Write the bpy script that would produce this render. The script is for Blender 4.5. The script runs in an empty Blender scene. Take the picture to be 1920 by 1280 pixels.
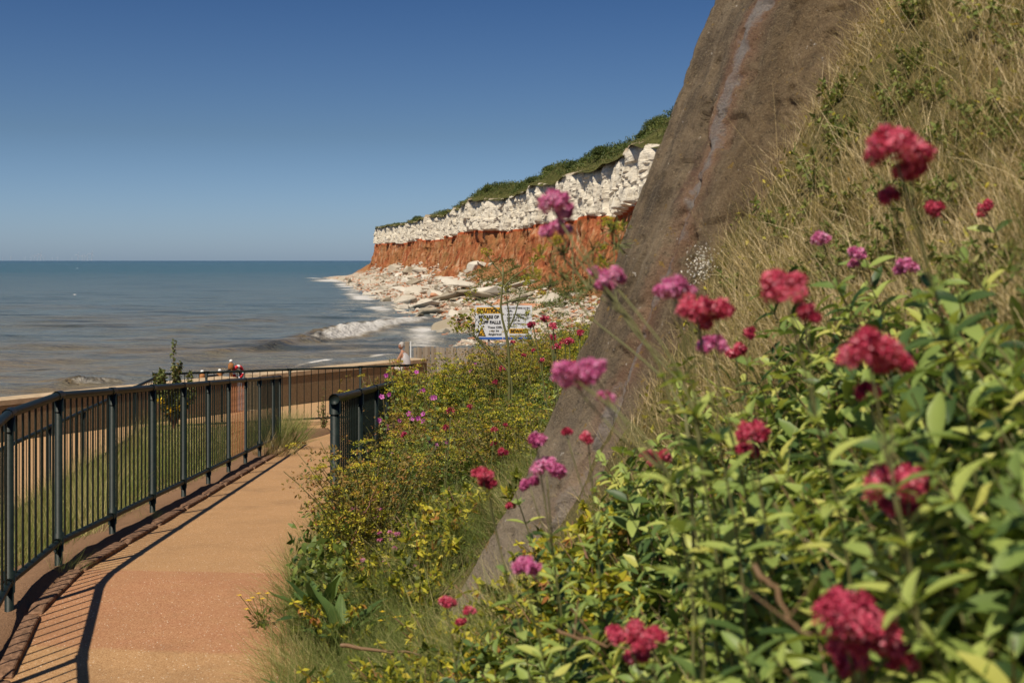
import bpy, bmesh, math, random
import numpy as np
from mathutils import Vector, Matrix

random.seed(7); rng = np.random.default_rng(11)
R = math.radians
PI = math.pi
sc = bpy.context.scene
COL = sc.collection
F = 2300.0                      # focal length in photo pixels
ZC = 8.0                        # eye height above the sea

# ------------------------------------------------------------------ camera, sky, sun, exposure
cam = bpy.data.cameras.new('camera'); camo = bpy.data.objects.new('camera', cam); COL.objects.link(camo)
camo.location = (0, 0, ZC); camo.rotation_euler = (R(90), 0, 0)
cam.sensor_width = 36; cam.lens = F/1920*36; cam.shift_y = -152/1920
cam.clip_start = 0.05; cam.clip_end = 60000
cam.dof.use_dof = True; cam.dof.focus_distance = 14.0; cam.dof.aperture_fstop = 5.0
sc.camera = camo
SUN_AZ, SUN_EL = 27.0, 59.0     # shadows run away from the camera, 27 degrees to the right
world = bpy.data.worlds.new('World'); sc.world = world; world.use_nodes = True
wn = world.node_tree.nodes; wl = world.node_tree.links
for n in list(wn): wn.remove(n)
sky = wn.new('ShaderNodeTexSky'); sky.sky_type = 'NISHITA'; sky.sun_disc = False
sky.sun_elevation = R(SUN_EL); sky.sun_rotation = R(180+SUN_AZ)
sky.air_density = 1.0; sky.dust_density = 0.6; sky.ozone_density = 3.5; sky.altitude = 0
hs = wn.new('ShaderNodeHueSaturation'); hs.inputs['Saturation'].default_value = 1.0; hs.inputs['Value'].default_value = 1.0
mx = wn.new('ShaderNodeMix'); mx.data_type = 'RGBA'; mx.blend_type = 'MULTIPLY'; mx.inputs[0].default_value = 1
geo = wn.new('ShaderNodeTexCoord'); sx = wn.new('ShaderNodeSeparateXYZ')
wl.new(geo.outputs['Generated'], sx.inputs[0])
rp = wn.new('ShaderNodeValToRGB')
rp.color_ramp.elements[0].position = 0.0; rp.color_ramp.elements[0].color = (0.62, 0.80, 1.20, 1)
rp.color_ramp.elements[1].position = 0.24; rp.color_ramp.elements[1].color = (0.21, 0.34, 0.53, 1)
e = rp.color_ramp.elements.new(0.10); e.color = (0.40, 0.50, 0.65, 1)
wl.new(sx.outputs['Z'], rp.inputs[0])
wl.new(sky.outputs[0], hs.inputs['Color']); wl.new(hs.outputs[0], mx.inputs[6]); wl.new(rp.outputs[0], mx.inputs[7])
bg = wn.new('ShaderNodeBackground'); bg.inputs[1].default_value = 0.092
wo = wn.new('ShaderNodeOutputWorld'); wl.new(mx.outputs[2], bg.inputs[0]); wl.new(bg.outputs[0], wo.inputs[0])
sl = bpy.data.lights.new('sun', 'SUN'); sl.energy = 5.0; sl.angle = R(0.5); sl.color = (1.0, 0.90, 0.74)
so = bpy.data.objects.new('sun', sl); COL.objects.link(so)
sdir = Vector((-math.sin(R(SUN_AZ))*math.cos(R(SUN_EL)), -math.cos(R(SUN_AZ))*math.cos(R(SUN_EL)), math.sin(R(SUN_EL))))
so.rotation_euler = sdir.to_track_quat('Z', 'Y').to_euler(); so.location = (0, 0, 60)
sc.view_settings.view_transform = 'Standard'; sc.view_settings.look = 'None'
sc.view_settings.exposure = 0.08; sc.view_settings.gamma = 1.0
sc.cycles.max_bounces = 6; sc.cycles.transparent_max_bounces = 4
sc.cycles.diffuse_bounces = 3; sc.cycles.glossy_bounces = 2; sc.cycles.transmission_bounces = 3

# ------------------------------------------------------------------ numbers: projection, noise, meshes
def W(px, py, d):               # world point seen at photo pixel (px,py) at depth d
    return np.array([(px-960)/F*d, d, ZC+(488-py)/F*d])
def proj(x, y, z):
    return 960+F*x/y, 488-F*(z-ZC)/y
_tab = np.random.default_rng(5).random(65536)
def vnoise(x, y, z=0.0, seed=0):
    x = np.asarray(x, float); y = np.asarray(y, float); z = np.asarray(z, float)+np.zeros_like(x)
    xi, yi, zi = np.floor(x).astype(np.int64), np.floor(y).astype(np.int64), np.floor(z).astype(np.int64)
    fx, fy, fz = x-xi, y-yi, z-zi
    fx, fy, fz = fx*fx*(3-2*fx), fy*fy*(3-2*fy), fz*fz*(3-2*fz)
    def h(a, b, c): return _tab[(a*73856093 ^ b*19349663 ^ c*83492791 ^ seed*2654435761) & 65535]
    r = 0
    for i in (0, 1):
        for j in (0, 1):
            for k in (0, 1):
                r = r+h(xi+i, yi+j, zi+k)*(fx if i else 1-fx)*(fy if j else 1-fy)*(fz if k else 1-fz)
    return r*2-1
def fbm(x, y, z=0.0, oct=4, seed=0, gain=.5):
    r = 0; a = 1; f = 1
    for o in range(oct):
        r = r+a*vnoise(np.asarray(x)*f, np.asarray(y)*f, np.asarray(z)*f, seed+o*17); a *= gain; f *= 2.03
    return r
def cellid(x, y, seed=0):       # random value per lattice cell (blocky steps)
    return _tab[(np.floor(x).astype(np.int64)*73856093 ^ np.floor(y).astype(np.int64)*19349663 ^ seed*7919) & 65535]
def sstep(a, b, x):
    t = np.clip((np.asarray(x, float)-a)/(b-a), 0, 1); return t*t*(3-2*t)

class MB:
    """collects shapes; build() links them as ONE mesh object"""
    def __init__(s): s.V = []; s.Q = []; s.T = []; s.M = []; s.n = 0
    def add(s, V, Q, tint=0.5, mi=0):
        V = np.asarray(V, float).reshape(-1, 3); Q = np.asarray(Q, np.int64).reshape(-1, 4)
        s.V.append(V); s.Q.append(Q+s.n); s.n += len(V)
        s.T.append(np.broadcast_to(np.asarray(tint, float), (len(V),)).copy()); s.M.append(np.full(len(Q), mi, np.int32))
        return s
    def box(s, cx, cy, cz, sx, sy, sz, rot=None, tint=.5, mi=0):
        v = np.array([[x, y, z] for x in (-.5, .5) for y in (-.5, .5) for z in (-.5, .5)])*[sx, sy, sz]
        if rot is not None: v = v @ np.array(rot).T
        q = [[0, 1, 3, 2], [4, 6, 7, 5], [0, 4, 5, 1], [2, 3, 7, 6], [0, 2, 6, 4], [1, 5, 7, 3]]
        return s.add(v+[cx, cy, cz], q, tint, mi)
    def tube(s, P, r, n=8, tint=.5, mi=0, caps=True):
        P = np.asarray(P, float); k = len(P); r = np.broadcast_to(np.asarray(r, float), (k,))
        T = np.gradient(P, axis=0); T /= np.linalg.norm(T, axis=1)[:, None]+1e-12
        ref = np.array([0, 0, 1.]) if abs(T[0][2]) < .9 else np.array([1., 0, 0])
        V = []
        for i in range(k):
            a = np.cross(T[i], ref); a /= np.linalg.norm(a)+1e-12; b = np.cross(T[i], a); ref = np.cross(a, T[i])
            th = np.arange(n)*2*PI/n
            V.append(P[i]+r[i]*(np.cos(th)[:, None]*a+np.sin(th)[:, None]*b))
        V = np.concatenate(V); Q = []
        for i in range(k-1):
            for j in range(n):
                j2 = (j+1) % n; Q.append([i*n+j, i*n+j2, (i+1)*n+j2, (i+1)*n+j])
        if caps:
            for base in (0, (k-1)*n):
                c = len(V); V = np.vstack([V, P[0 if base == 0 else -1]])
                for j in range(0, n, 2): Q.append([c, base+j, base+(j+1) % n, base+(j+2) % n])
        return s.add(V, Q, tint, mi)
    def build(s, name, mats, parent=None, smooth=False, loc=None):
        V = np.concatenate(s.V); Q = np.concatenate(s.Q); T = np.concatenate(s.T); M = np.concatenate(s.M)
        if loc is not None: V = V-np.asarray(loc)
        me = bpy.data.meshes.new(name)
        me.vertices.add(len(V)); me.vertices.foreach_set('co', V.astype(np.float32).ravel())
        tri = Q[:, 2] == Q[:, 3]
        me.loops.add(int(4*len(Q)-tri.sum()))
        keep = np.ones(Q.shape, bool); keep[tri, 3] = False
        me.loops.foreach_set('vertex_index', Q[keep].astype(np.int32))
        me.polygons.add(len(Q)); cnt = keep.sum(1); st = np.concatenate([[0], np.cumsum(cnt)[:-1]])
        me.polygons.foreach_set('loop_start', st.astype(np.int32)); me.polygons.foreach_set('loop_total', cnt.astype(np.int32))
        me.polygons.foreach_set('material_index', M)
        me.polygons.foreach_set('use_smooth', np.full(len(Q), bool(smooth)))
        at = me.attributes.new('tint', 'FLOAT', 'POINT'); at.data.foreach_set('value', T.astype(np.float32))
        me.update(); me.validate()
        for m in (mats if isinstance(mats, (list, tuple)) else [mats]): me.materials.append(m)
        o = bpy.data.objects.new(name, me); COL.objects.link(o)
        if loc is not None: o.location = loc
        if parent is not None: o.parent = parent
        return o
def norm(a): return a/(np.linalg.norm(a, axis=-1, keepdims=True)+1e-12)
def leaves(mb, B, D, N, L, Wd, k=3, bend=.3, fold=.0, shape='leaf', tint=.5, mi=0, three=False, wave=0):
    """many leaves or blades at once: base, direction, normal, length, width"""
    B = np.asarray(B, float); n = len(B); D = norm(np.broadcast_to(D, (n, 3))); N = np.broadcast_to(N, (n, 3))
    S = norm(np.cross(D, N)); N = norm(np.cross(S, D))
    L = np.broadcast_to(L, (n,)); Wd = np.broadcast_to(Wd, (n,)); bend = np.broadcast_to(bend, (n,)); tint = np.broadcast_to(tint, (n,))
    t = np.linspace(0, 1, k+1)
    w = {'leaf': np.sin(PI*np.clip(t*.93+.04, 0, 1))**.75, 'blade': (1-t)**.6*.5+.02, 'lance': np.sin(PI*(t*.9+.06)**.7)**.9}[shape]
    if k == 1: w = np.array([.75, .75])
    c = B[:, None]+D[:, None]*(L[:, None]*t)[..., None]-N[:, None]*(bend[:, None]*L[:, None]*t**2)[..., None]
    if wave: c = c+N[:, None]*(wave*L[:, None]*np.sin(t*14+rng.random((n, 1))*6)*.5)[..., None]
    off = S[:, None]*(Wd[:, None]*w)[..., None]*.5
    up = N[:, None]*(Wd[:, None]*w)[..., None]*fold
    if three:
        V = np.stack([c-off+up, c, c+off+up], 2); m = 3
    else:
        V = np.stack([c-off, c+off], 2); m = 2
    V = V.reshape(-1, 3)
    base = np.arange(n)[:, None]*(k+1)*m
    q = []
    for i in range(k):
        for j in range(m-1): q.append([i*m+j, i*m+j+1, (i+1)*m+j+1, (i+1)*m+j])
    Q = (base[:, None]+np.array(q)[None]).reshape(-1, 4)
    mb.add(V, Q, np.repeat(tint, (k+1)*m), mi)
def grid(X, Y, Z):              # three (a,b) arrays -> verts and quads
    a, b = X.shape; V = np.stack([X, Y, Z], -1).reshape(-1, 3)
    i = np.arange(a-1)[:, None]*b+np.arange(b-1)[None]
    return V, np.stack([i, i+b, i+b+1, i+1], -1).reshape(-1, 4)
def rdir(n, up=0.0):
    v = rng.normal(size=(n, 3)); v[:, 2] += up; return norm(v)

def tag(o, label=None, cat=None, group=None, kind=None):
    if label: o['label'] = label
    if cat: o['category'] = cat
    if group: o['group'] = group
    if kind: o['kind'] = kind
    return o
def empty(name, loc, rz=0, parent=None):
    o = bpy.data.objects.new(name, None); COL.objects.link(o); o.location = loc; o.rotation_euler = (0, 0, rz)
    o.empty_display_size = .1
    if parent: o.parent = parent
    return o
def children(o): return [c for c in bpy.data.objects if c.parent == o]
def copy_tree(o, loc=None, rz=None, s=None):
    c = o.copy(); COL.objects.link(c)
    for ch in KIDS.get(o.name) or KIDS.setdefault(o.name, children(o)):
        d = ch.copy(); COL.objects.link(d); d.parent = c
    if loc is not None: c.location = loc
    if rz is not None: c.rotation_euler = (random.uniform(-.08, .08), random.uniform(-.08, .08), rz)
    if s is not None: c.scale = (s, s, s)
    return c
KIDS = {}

# ------------------------------------------------------------------ materials
class N_:
    def __init__(s, name):
        s.m = bpy.data.materials.new(name); s.m.use_nodes = True; s.nt = s.m.node_tree; s.n = s.nt.nodes
        s.b = s.n['Principled BSDF']; s.out = s.n['Material Output']
    def new(s, t, **k):
        x = s.n.new(t)
        for a, v in k.items(): setattr(x, a, v)
        return x
    def link(s, a, b): s.nt.links.new(a, b)
    def coord(s, scale=(1, 1, 1), kind='Object'):
        t = s.new('ShaderNodeTexCoord'); m = s.new('ShaderNodeMapping'); m.inputs['Scale'].default_value = scale
        s.link(t.outputs[kind], m.inputs[0]); return m.outputs[0]
    def noise(s, sc_, det=4, rough=.6, co=None, dist=0):
        x = s.new('ShaderNodeTexNoise'); x.inputs['Scale'].default_value = sc_; x.inputs['Detail'].default_value = det
        x.inputs['Roughness'].default_value = rough; x.inputs['Distortion'].default_value = dist
        if co: s.link(co, x.inputs['Vector'])
        return x.outputs['Fac']
    def voro(s, sc_, co=None, feature='F1', out='Distance'):
        x = s.new('ShaderNodeTexVoronoi', feature=feature); x.inputs['Scale'].default_value = sc_
        if co: s.link(co, x.inputs['Vector'])
        return x.outputs[out]
    def ramp(s, src, stops, interp='LINEAR'):
        x = s.new('ShaderNodeValToRGB'); cr = x.color_ramp; cr.interpolation = interp
        while len(cr.elements) > 1: cr.elements.remove(cr.elements[0])
        cr.elements[0].position = stops[0][0]; cr.elements[0].color = (*stops[0][1], 1)
        for p, c in stops[1:]:
            e = cr.elements.new(p); e.color = (*c, 1)
        s.link(src, x.inputs[0]); return x.outputs[0]
    def mix(s, f, a, b, mode='MIX'):
        x = s.new('ShaderNodeMix', data_type='RGBA', blend_type=mode)
        for v, i in ((f, 0), (a, 6), (b, 7)):
            if isinstance(v, (int, float)): x.inputs[i].default_value = v
            elif isinstance(v, tuple): x.inputs[i].default_value = (*v, 1)
            else: s.link(v, x.inputs[i])
        return x.outputs[2]
    def math(s, op, a, b=0.0, clamp=False):
        x = s.new('ShaderNodeMath', operation=op, use_clamp=clamp)
        for v, i in ((a, 0), (b, 1)):
            if isinstance(v, (int, float)): x.inputs[i].default_value = v
            else: s.link(v, x.inputs[i])
        return x.outputs[0]
    def attr(s, name='tint'):
        x = s.new('ShaderNodeAttribute', attribute_name=name); return x.outputs['Fac']
    def sep(s, co):
        x = s.new('ShaderNodeSeparateXYZ'); s.link(co, x.inputs[0]); return x.outputs
    def pos(s):
        return s.new('ShaderNodeNewGeometry').outputs['Position']
    def bump(s, h, dist=.01, strength=1.0):
        x = s.new('ShaderNodeBump'); x.inputs['Distance'].default_value = dist; x.inputs['Strength'].default_value = strength
        s.link(h, x.inputs['Height']); s.link(x.outputs[0], s.b.inputs['Normal']); return x
    def col(s, c, rough=.7, spec=.3, metal=0.):
        if isinstance(c, tuple): s.b.inputs['Base Color'].default_value = (*c, 1)
        else: s.link(c, s.b.inputs['Base Color'])
        s.b.inputs['Roughness'].default_value = rough; s.b.inputs['Specular IOR Level'].default_value = spec
        s.b.inputs['Metallic'].default_value = metal; return s
def step_up(m, v, a, b):        # 0..1 between a and b
    x = m.new('ShaderNodeMapRange'); x.inputs[1].default_value = a; x.inputs[2].default_value = b
    m.link(v, x.inputs[0]); return x.outputs[0]
def simple(name, c, rough=.7, spec=.3, var=.25, scale=20, bump=.0):
    m = N_(name); f = m.noise(scale, 4, .65, m.coord())
    d = tuple(x*(1-var) for x in c); l = tuple(min(1, x*(1+var)) for x in c)
    m.col(m.ramp(f, [(.3, d), (.7, l)]), rough, spec)
    if bump: m.bump(f, bump)
    return m.m
def leafmat(name, stops, rough=.5, trans=.3, spec=.35, objvar=.25):
    m = N_(name); a = m.attr()
    oi = m.new('ShaderNodeObjectInfo')
    a2 = m.math('ADD', a, m.math('MULTIPLY', m.math('SUBTRACT', oi.outputs['Random'], .5), objvar), clamp=True)
    c = m.ramp(a2, stops)
    m.col(c, rough, spec)
    t = m.new('ShaderNodeBsdfTranslucent'); m.link(m.mix(1.0, c, (1.0, 1.0, .55), 'MULTIPLY'), t.inputs[0])
    ms = m.new('ShaderNodeMixShader'); ms.inputs[0].default_value = trans
    m.link(m.b.outputs[0], ms.inputs[1]); m.link(t.outputs[0], ms.inputs[2]); m.link(ms.outputs[0], m.out.inputs[0])
    return m.m
M = {}
M['metal'] = simple('green_painted_steel', (.008, .015, .013), .5, .25, .35, 30, .001)
M['rust'] = simple('rusted_steel', (.36, .15, .07), .8, .2, .4, 40, .001)
M['white_paint'] = simple('white_paint', (.8, .8, .78), .5, .4, .04, 4)
M['stem'] = leafmat('plant_stem', [(0, (.10, .12, .03)), (.5, (.16, .15, .06)), (1, (.22, .10, .06))], .6, .0)
M['valerian'] = leafmat('valerian_leaf', [(0, (.022, .055, .018)), (.30, (.10, .165, .045)), (.54, (.25, .34, .085)), (.8, (.43, .50, .13)), (1, (.52, .52, .13))], .45, .34, .35, .35)
M['crimson'] = leafmat('crimson_petal', [(0, (.14, .005, .025)), (.3, (.50, .035, .09)), (.6, (.74, .12, .20)), (1, (.92, .48, .55))], .55, .25)
M['pink'] = leafmat('pink_petal', [(0, (.24, .015, .09)), (.3, (.62, .11, .32)), (.6, (.80, .30, .54)), (1, (.92, .62, .78))], .55, .25)
M['mallow'] = leafmat('mallow_petal', [(0, (.12, .01, .10)), (.5, (.50, .08, .38)), (1, (.70, .25, .55))], .55, .25)
M['yellow'] = leafmat('yellow_petal', [(0, (.55, .30, .01)), (1, (.85, .62, .03))], .55, .2)
M['umbel'] = leafmat('umbel_leaf', [(0, (.045, .075, .012)), (.3, (.15, .18, .02)), (.6, (.40, .38, .03)), (.85, (.62, .52, .05)), (1, (.36, .15, .04))], .5, .3, .3, .5)
M['umbel_green'] = leafmat('umbel_green', [(0, (.025, .05, .012)), (.35, (.075, .12, .022)), (.65, (.16, .22, .04)), (1, (.36, .38, .07))], .5, .3, .3, .4)
M['umbel_brown'] = leafmat('umbel_brown', [(0, (.05, .05, .012)), (.35, (.14, .12, .025)), (.6, (.28, .20, .045)), (.8, (.36, .17, .06)), (1, (.30, .10, .04))], .55, .25, .25, .4)
M['grass'] = leafmat('green_grass', [(0, (.05, .08, .02)), (.4, (.15, .20, .05)), (.75, (.28, .31, .09)), (1, (.58, .48, .24))], .7, .3, .12)
M['dry'] = leafmat('dry_grass', [(0, (.06, .09, .02)), (.3, (.18, .18, .05)), (.55, (.36, .28, .11)), (.8, (.60, .46, .23)), (1, (.80, .66, .42))], .75, .25, .12)
M['dock'] = leafmat('dock_leaf', [(0, (.03, .065, .02)), (.5, (.085, .15, .04)), (1, (.19, .26, .07))], .6, .25, .25)
M['scrub'] = leafmat('scrub_leaf', [(0, (.025, .045, .01)), (.4, (.075, .105, .02)), (.75, (.16, .18, .045)), (1, (.34, .25, .11))], .6, .2)
M['soil'] = simple('bank_soil', (.085, .07, .035), .95, .1, .5, 6, .03)
# ------------------------------------------------------------------ ground of the near part
def pz(y): return ZC-(1.32+.085*np.maximum(np.asarray(y, float), 7.7))             # ramp surface
def Xf(y):                                                        # line of the near railing
    y = np.asarray(y, float); return np.where(y > 7.9, -2.92-.0689*(y-7.9), np.interp(y, [-2, 1, 3, 4.8, 5.8, 6.9, 7.9], [.5, -.6, -1.5, -2.2, -2.55, -2.82, -2.92]))
def X2(y): return -5.1-.084*np.asarray(y, float)                  # line of the lower railing
def Xr(y): return np.interp(y, [0, 3, 5, 5.74, 7.1, 8.2, 16, 20, 27, 40], [-.5, -.78, -.98, -1.1, -1.32, -1.4, -1.75, -1.8, -1.6, -1.0])
PROM = ZC-3.5
_cp = []
for y in (-1, 0, 1, 2, 3, 4, 5, 6.5, 8, 10, 12, 15, 18, 21): _cp.append((float(Xr(y)), y, float(pz(y))-ZC))
_cp += [(0, -1, -1.15), (1, -1, -.3), (2, -1, .6), (0, 0, -1.5), (.5, 0, -1.1), (1.2, 0, -.25), (0, 1.1, -1.38), (.31, 1.1, -.98), (.7, 1.1, -.55), (1.3, 1.1, .05),
        (0, 2, -1.42), (.5, 2, -.85), (1, 2, -.28), (1.6, 2, .42), (0, 3, -1.5), (.5, 3, -1.0), (1, 3, -.38), (1.6, 3, .33), (2.4, 3, 1.15),
        (-.3, 4.5, -1.68), (.2, 4.5, -1.28), (.8, 4.5, -.5), (1.4, 4.5, .3), (2.2, 4.5, 1.3),
        (-.29, 6, -1.72), (.29, 5.5, -1.16), (.54, 5.64, -.66), (.91, 5.67, -.05), (1.1, 5.77, .32), (1.37, 5.62, .65), (1.66, 5.63, 1.12), (2.4, 5.5, 1.9), (3.2, 4.5, 2.3),
        (0, 8, -1.65), (1, 8, -1.2), (2, 8, -.8), (4, 8, .6), (0, 12, -1.75), (1.5, 12, -1.15), (.6, 15, -1.55), (2.5, 15, -1.0), (6, 15, .3),
        (0, 20, -2.45), (2, 20, -1.8), (6, 20, -.6), (-.6, 27, -3.4), (1, 27, -3.2), (4, 27, -2.3), (9, 27, -1), (0, 34, -3.55), (3, 34, -3.2), (9, 34, -1.5), (12, 8, 3), (12, 0, 4.5), (12, 20, 2.2), (5, 0, 2.6)]
_cp = np.array(_cp, float)
def _tps(r): return np.where(r > 1e-9, r*r*np.log(r+1e-12), 0)
_n = len(_cp); _A = np.zeros((_n+3, _n+3))
_A[:_n, :_n] = _tps(np.hypot(_cp[:, None, 0]-_cp[None, :, 0], _cp[:, None, 1]-_cp[None, :, 1]))+np.eye(_n)*.02
_A[:_n, _n:] = np.c_[np.ones(_n), _cp[:, :2]]; _A[_n:, :_n] = _A[:_n, _n:].T
_w = np.linalg.solve(_A, np.r_[_cp[:, 2], 0, 0, 0])
def bz(x, y, rough=True):
    x = np.atleast_1d(np.asarray(x, float)); y = np.atleast_1d(np.asarray(y, float)); sh = np.broadcast(x, y).shape
    x, y = np.broadcast_to(x, sh).ravel(), np.broadcast_to(y, sh).ravel()
    out = np.empty(len(x))
    for i in range(0, len(x), 20000):
        a, b = x[i:i+20000], y[i:i+20000]
        out[i:i+20000] = _tps(np.hypot(a[:, None]-_cp[None, :, 0], b[:, None]-_cp[None, :, 1])) @ _w[:_n]+_w[_n]+_w[_n+1]*a+_w[_n+2]*b
    z = out+ZC
    edge = sstep(0, .5, x-Xr(y)); 
    z = z+(fbm(x*2.2, y*2.2, 0, 3, 3)*.05*edge if rough else 0)
    z = np.where(x < Xr(y)+.03, np.minimum(z, pz(y)-.01-.3*np.clip(Xr(y)-x, 0, 1)), z)
    return np.maximum(z, PROM-.3).reshape(sh)
def b1(x, y): return float(bz(x, y)[0])

# path
m = N_('resin_gravel'); P = m.pos(); sp = m.sep(P)
n1 = m.noise(140, 2, .8, P); n2 = m.noise(3, 5, .6, P)
tan = m.ramp(n1, [(.3, (.26, .135, .055)), (.5, (.43, .245, .115)), (.72, (.58, .38, .20))])
red = m.ramp(n1, [(.3, (.23, .10, .048)), (.5, (.40, .185, .095)), (.72, (.53, .30, .17))])
wob = m.math('MULTIPLY', m.math('SUBTRACT', m.noise(9, 3, .6, P), .5), .08)
yy = m.math('ADD', m.math('ADD', sp['Y'], wob), m.math('MULTIPLY', sp['X'], .12))
band = m.math('MULTIPLY', step_up(m, yy, 5.97, 6.02), m.math('SUBTRACT', 1, step_up(m, yy, 7.56, 7.62))); wear = m.math('MULTIPLY', step_up(m, m.noise(5, 5, .7, P), .30, .62), .35); band = m.math('MULTIPLY', band, m.math('SUBTRACT', 1, wear))
c = m.mix(band, tan, red)
c = m.mix(m.math('MULTIPLY', m.math('SUBTRACT', n2, .35, True), .5), c, (.20, .12, .06))
chip = m.math('LESS_THAN', m.voro(46, P), .13); chip = m.math('MULTIPLY', chip, m.math('GREATER_THAN', m.noise(21, 2, .5, P), .47))
chip = m.math('MAXIMUM', chip, m.math('MULTIPLY', m.math('LESS_THAN', m.voro(24, P), .10), m.math('GREATER_THAN', m.noise(7, 3, .6, P), .5))); c = m.mix(m.math('MULTIPLY', chip, .9), c, (.80, .68, .52)); c = m.mix(m.math('MULTIPLY', step_up(m, m.noise(1.1, 6, .75, P), .50, .64), .30), c, (.17, .105, .055))
dark = m.math('LESS_THAN', m.voro(33, P), .07); c = m.mix(m.math('MULTIPLY', dark, .6), c, (.08, .05, .03))
m.col(c, .9, .15); m.bump(n1, .006, .8); M['path'] = m.m
ys = np.concatenate([np.arange(-2, 20, .25), np.arange(20, 26.6, .5)])
rows = []
for y in ys:
    xl = float(Xf(y))+.13 if y < 19.9 else np.interp(y, [19.9, 24.8, 25.0, 26.5], [-3.62, -3.62, -7.2, -7.3])
    rows.append(np.linspace(xl, float(Xr(y))+.35+(0 if y < 20 else .6), 12))
XX = np.array(rows); YY = np.repeat(ys[:, None], 12, 1)
mb = MB(); mb.add(*grid(XX, YY, np.maximum(pz(YY)-sstep(20, 25, YY)*.05, PROM+.02)))
tag(mb.build('path', M['path'], smooth=True), kind='structure')

# strip under the near railing (sandy, bare) and the grass slope beyond it
m = N_('sandy_verge'); P = m.pos(); n1 = m.noise(60, 4, .7, P); n2 = m.noise(4, 4, .6, P)
c = m.mix(n2, m.ramp(n1, [(.3, (.16, .085, .045)), (.7, (.36, .21, .12))]), (.20, .12, .07))
m.col(c, .95, .1); m.bump(n1, .012); M['verge'] = m.m
def zfoot(y): return ZC-(1.27+.085*np.maximum(np.asarray(y, float), 7.7))
ys = np.arange(-2, 24.9, .25)
rows = []; rz = []
for y in ys:
    x0 = float(Xf(min(y, 20)))+.14; x3 = float(X2(y))-.25
    xs = np.r_[x0, x0-.10, x0-.3, np.linspace(x0-.5, x3, 10)]
    zf = float(zfoot(y)); zl = PROM+.12
    t = np.r_[0, 0, 0.02, np.linspace(0.05, 1, 10)]
    rows.append(xs); rz.append(zf-.005+(zl-zf)*np.clip(t, 0, 1)**.9)
XX = np.array(rows); ZZ = np.array(rz); YY = np.repeat(ys[:, None], XX.shape[1], 1)
ZZ = ZZ+fbm(XX*1.5, YY*1.5)*.03; ZZ[:, 0] = np.array(rz)[:, 0]-.12
mb = MB(); mb.add(*grid(XX[:, ::-1], YY[:, ::-1], ZZ[:, ::-1]))
tag(mb.build('verge_ground', M['verge'], smooth=True), kind='structure')
def vz(x, y):                   # height of that slope
    x0 = Xf(np.minimum(y, 20))+.14-.5; x3 = X2(y)-.25; t = np.clip((x0-x)/(x0-x3), 0, 1)
    zf = zfoot(y); return zf+(PROM+.12-zf)*(.05+.95*t)**.9

# promenade
m = N_('promenade_sand'); P = m.pos(); n1 = m.noise(30, 5, .7, P); n2 = m.noise(.6, 3, .6, P)
c = m.ramp(n1, [(.3, (.36, .215, .105)), (.7, (.50, .32, .17))]); c = m.mix(m.math('MULTIPLY', n2, .35), c, (.30, .20, .12))
m.col(c, .95, .1); m.bump(n1, .005); M['prom'] = m.m
mb = MB()
a = np.array([-13.3, 19.]); dwn = np.array([.6, .8]); wd = np.array([10.9, 14.5]); wd /= np.linalg.norm(wd)
p0 = a-wd*45; p1 = a+wd*18.6
q = np.array([[p0[0], p0[1]], [p1[0], p1[1]], [3, p1[1]+5], [14, 38], [14, -30], [p0[0]+20, -30]])
XX = np.array([[p0[0], 3.0], [a[0], 3.0], [p1[0], 14.0]]); YY = np.array([[p0[1], p0[1]], [a[1], a[1]], [p1[1], p1[1]]])
ts = np.linspace(-45, 18.6, 40); XX = np.stack([a[0]+wd[0]*ts, a[0]+wd[0]*ts+10, a[0]+wd[0]*ts+30], 1); YY = np.stack([a[1]+wd[1]*ts]*3, 1)
mb.add(*grid(XX[::-1], YY[::-1], np.full_like(XX, PROM)))
tag(mb.build('promenade', M['prom']), kind='structure')

# grassy bank on the right
ys = np.concatenate([np.arange(-2, 8, .09), np.arange(8, 40, .25)]); tt = np.r_[np.linspace(-.35, 0, 4)[:-1], np.linspace(0, 1, 90)**1.5*13]
XX = Xr(ys)[:, None]+tt[None]; YY = np.repeat(ys[:, None], len(tt), 1)
mb = MB(); mb.add(*grid(XX[:, ::-1], YY[:, ::-1], bz(XX, YY)[:, ::-1]))
m = N_('bank_earth'); P = m.pos(); n1 = m.noise(25, 5, .7, P); n2 = m.noise(2.5, 4, .6, P)
c = m.mix(n2, m.ramp(n1, [(.3, (.06, .05, .02)), (.7, (.24, .18, .085))]), (.12, .11, .045))
m.col(c, .95, .1); m.bump(n1, .03); M['bank'] = m.m
tag(mb.build('bank_ground', M['bank'], smooth=True), kind='structure')

# ------------------------------------------------------------------ sea
def seapt(px, py): d = ZC/((py-488)/F); return np.array([(px-960)/F*d, d])
def polydist(x, y, pts):        # distance, side sign, parameter 0..1 along a polyline
    best = np.full(x.shape, 1e9); sg = np.zeros(x.shape); par = np.zeros(x.shape); n = len(pts)-1
    for i in range(n):
        a, b = pts[i], pts[i+1]; ab = b-a; l2 = ab @ ab
        t = np.clip(((x-a[0])*ab[0]+(y-a[1])*ab[1])/l2, 0, 1)
        dx, dy = x-a[0]-t*ab[0], y-a[1]-t*ab[1]; d = np.hypot(dx, dy)
        s_ = np.sign(ab[0]*dy-ab[1]*dx); u = d < best
        best = np.where(u, d, best); sg = np.where(u, s_, sg); par = np.where(u, (i+t)/n, par)
    return best, sg, par
v = np.concatenate([np.geomspace(.00032, .012, 60)[:-1], np.linspace(.012, .15, 520), np.linspace(.152, .42, 40)])
d = ZC/v; u = np.r_[np.linspace(-1.6, -.46, 60)[:-1], np.linspace(-.46, .02, 560), np.linspace(.025, .5, 30)]
X = d[:, None]*u[None]; Y = np.repeat(d[:, None], len(u), 1); Z = np.zeros_like(X)
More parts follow.
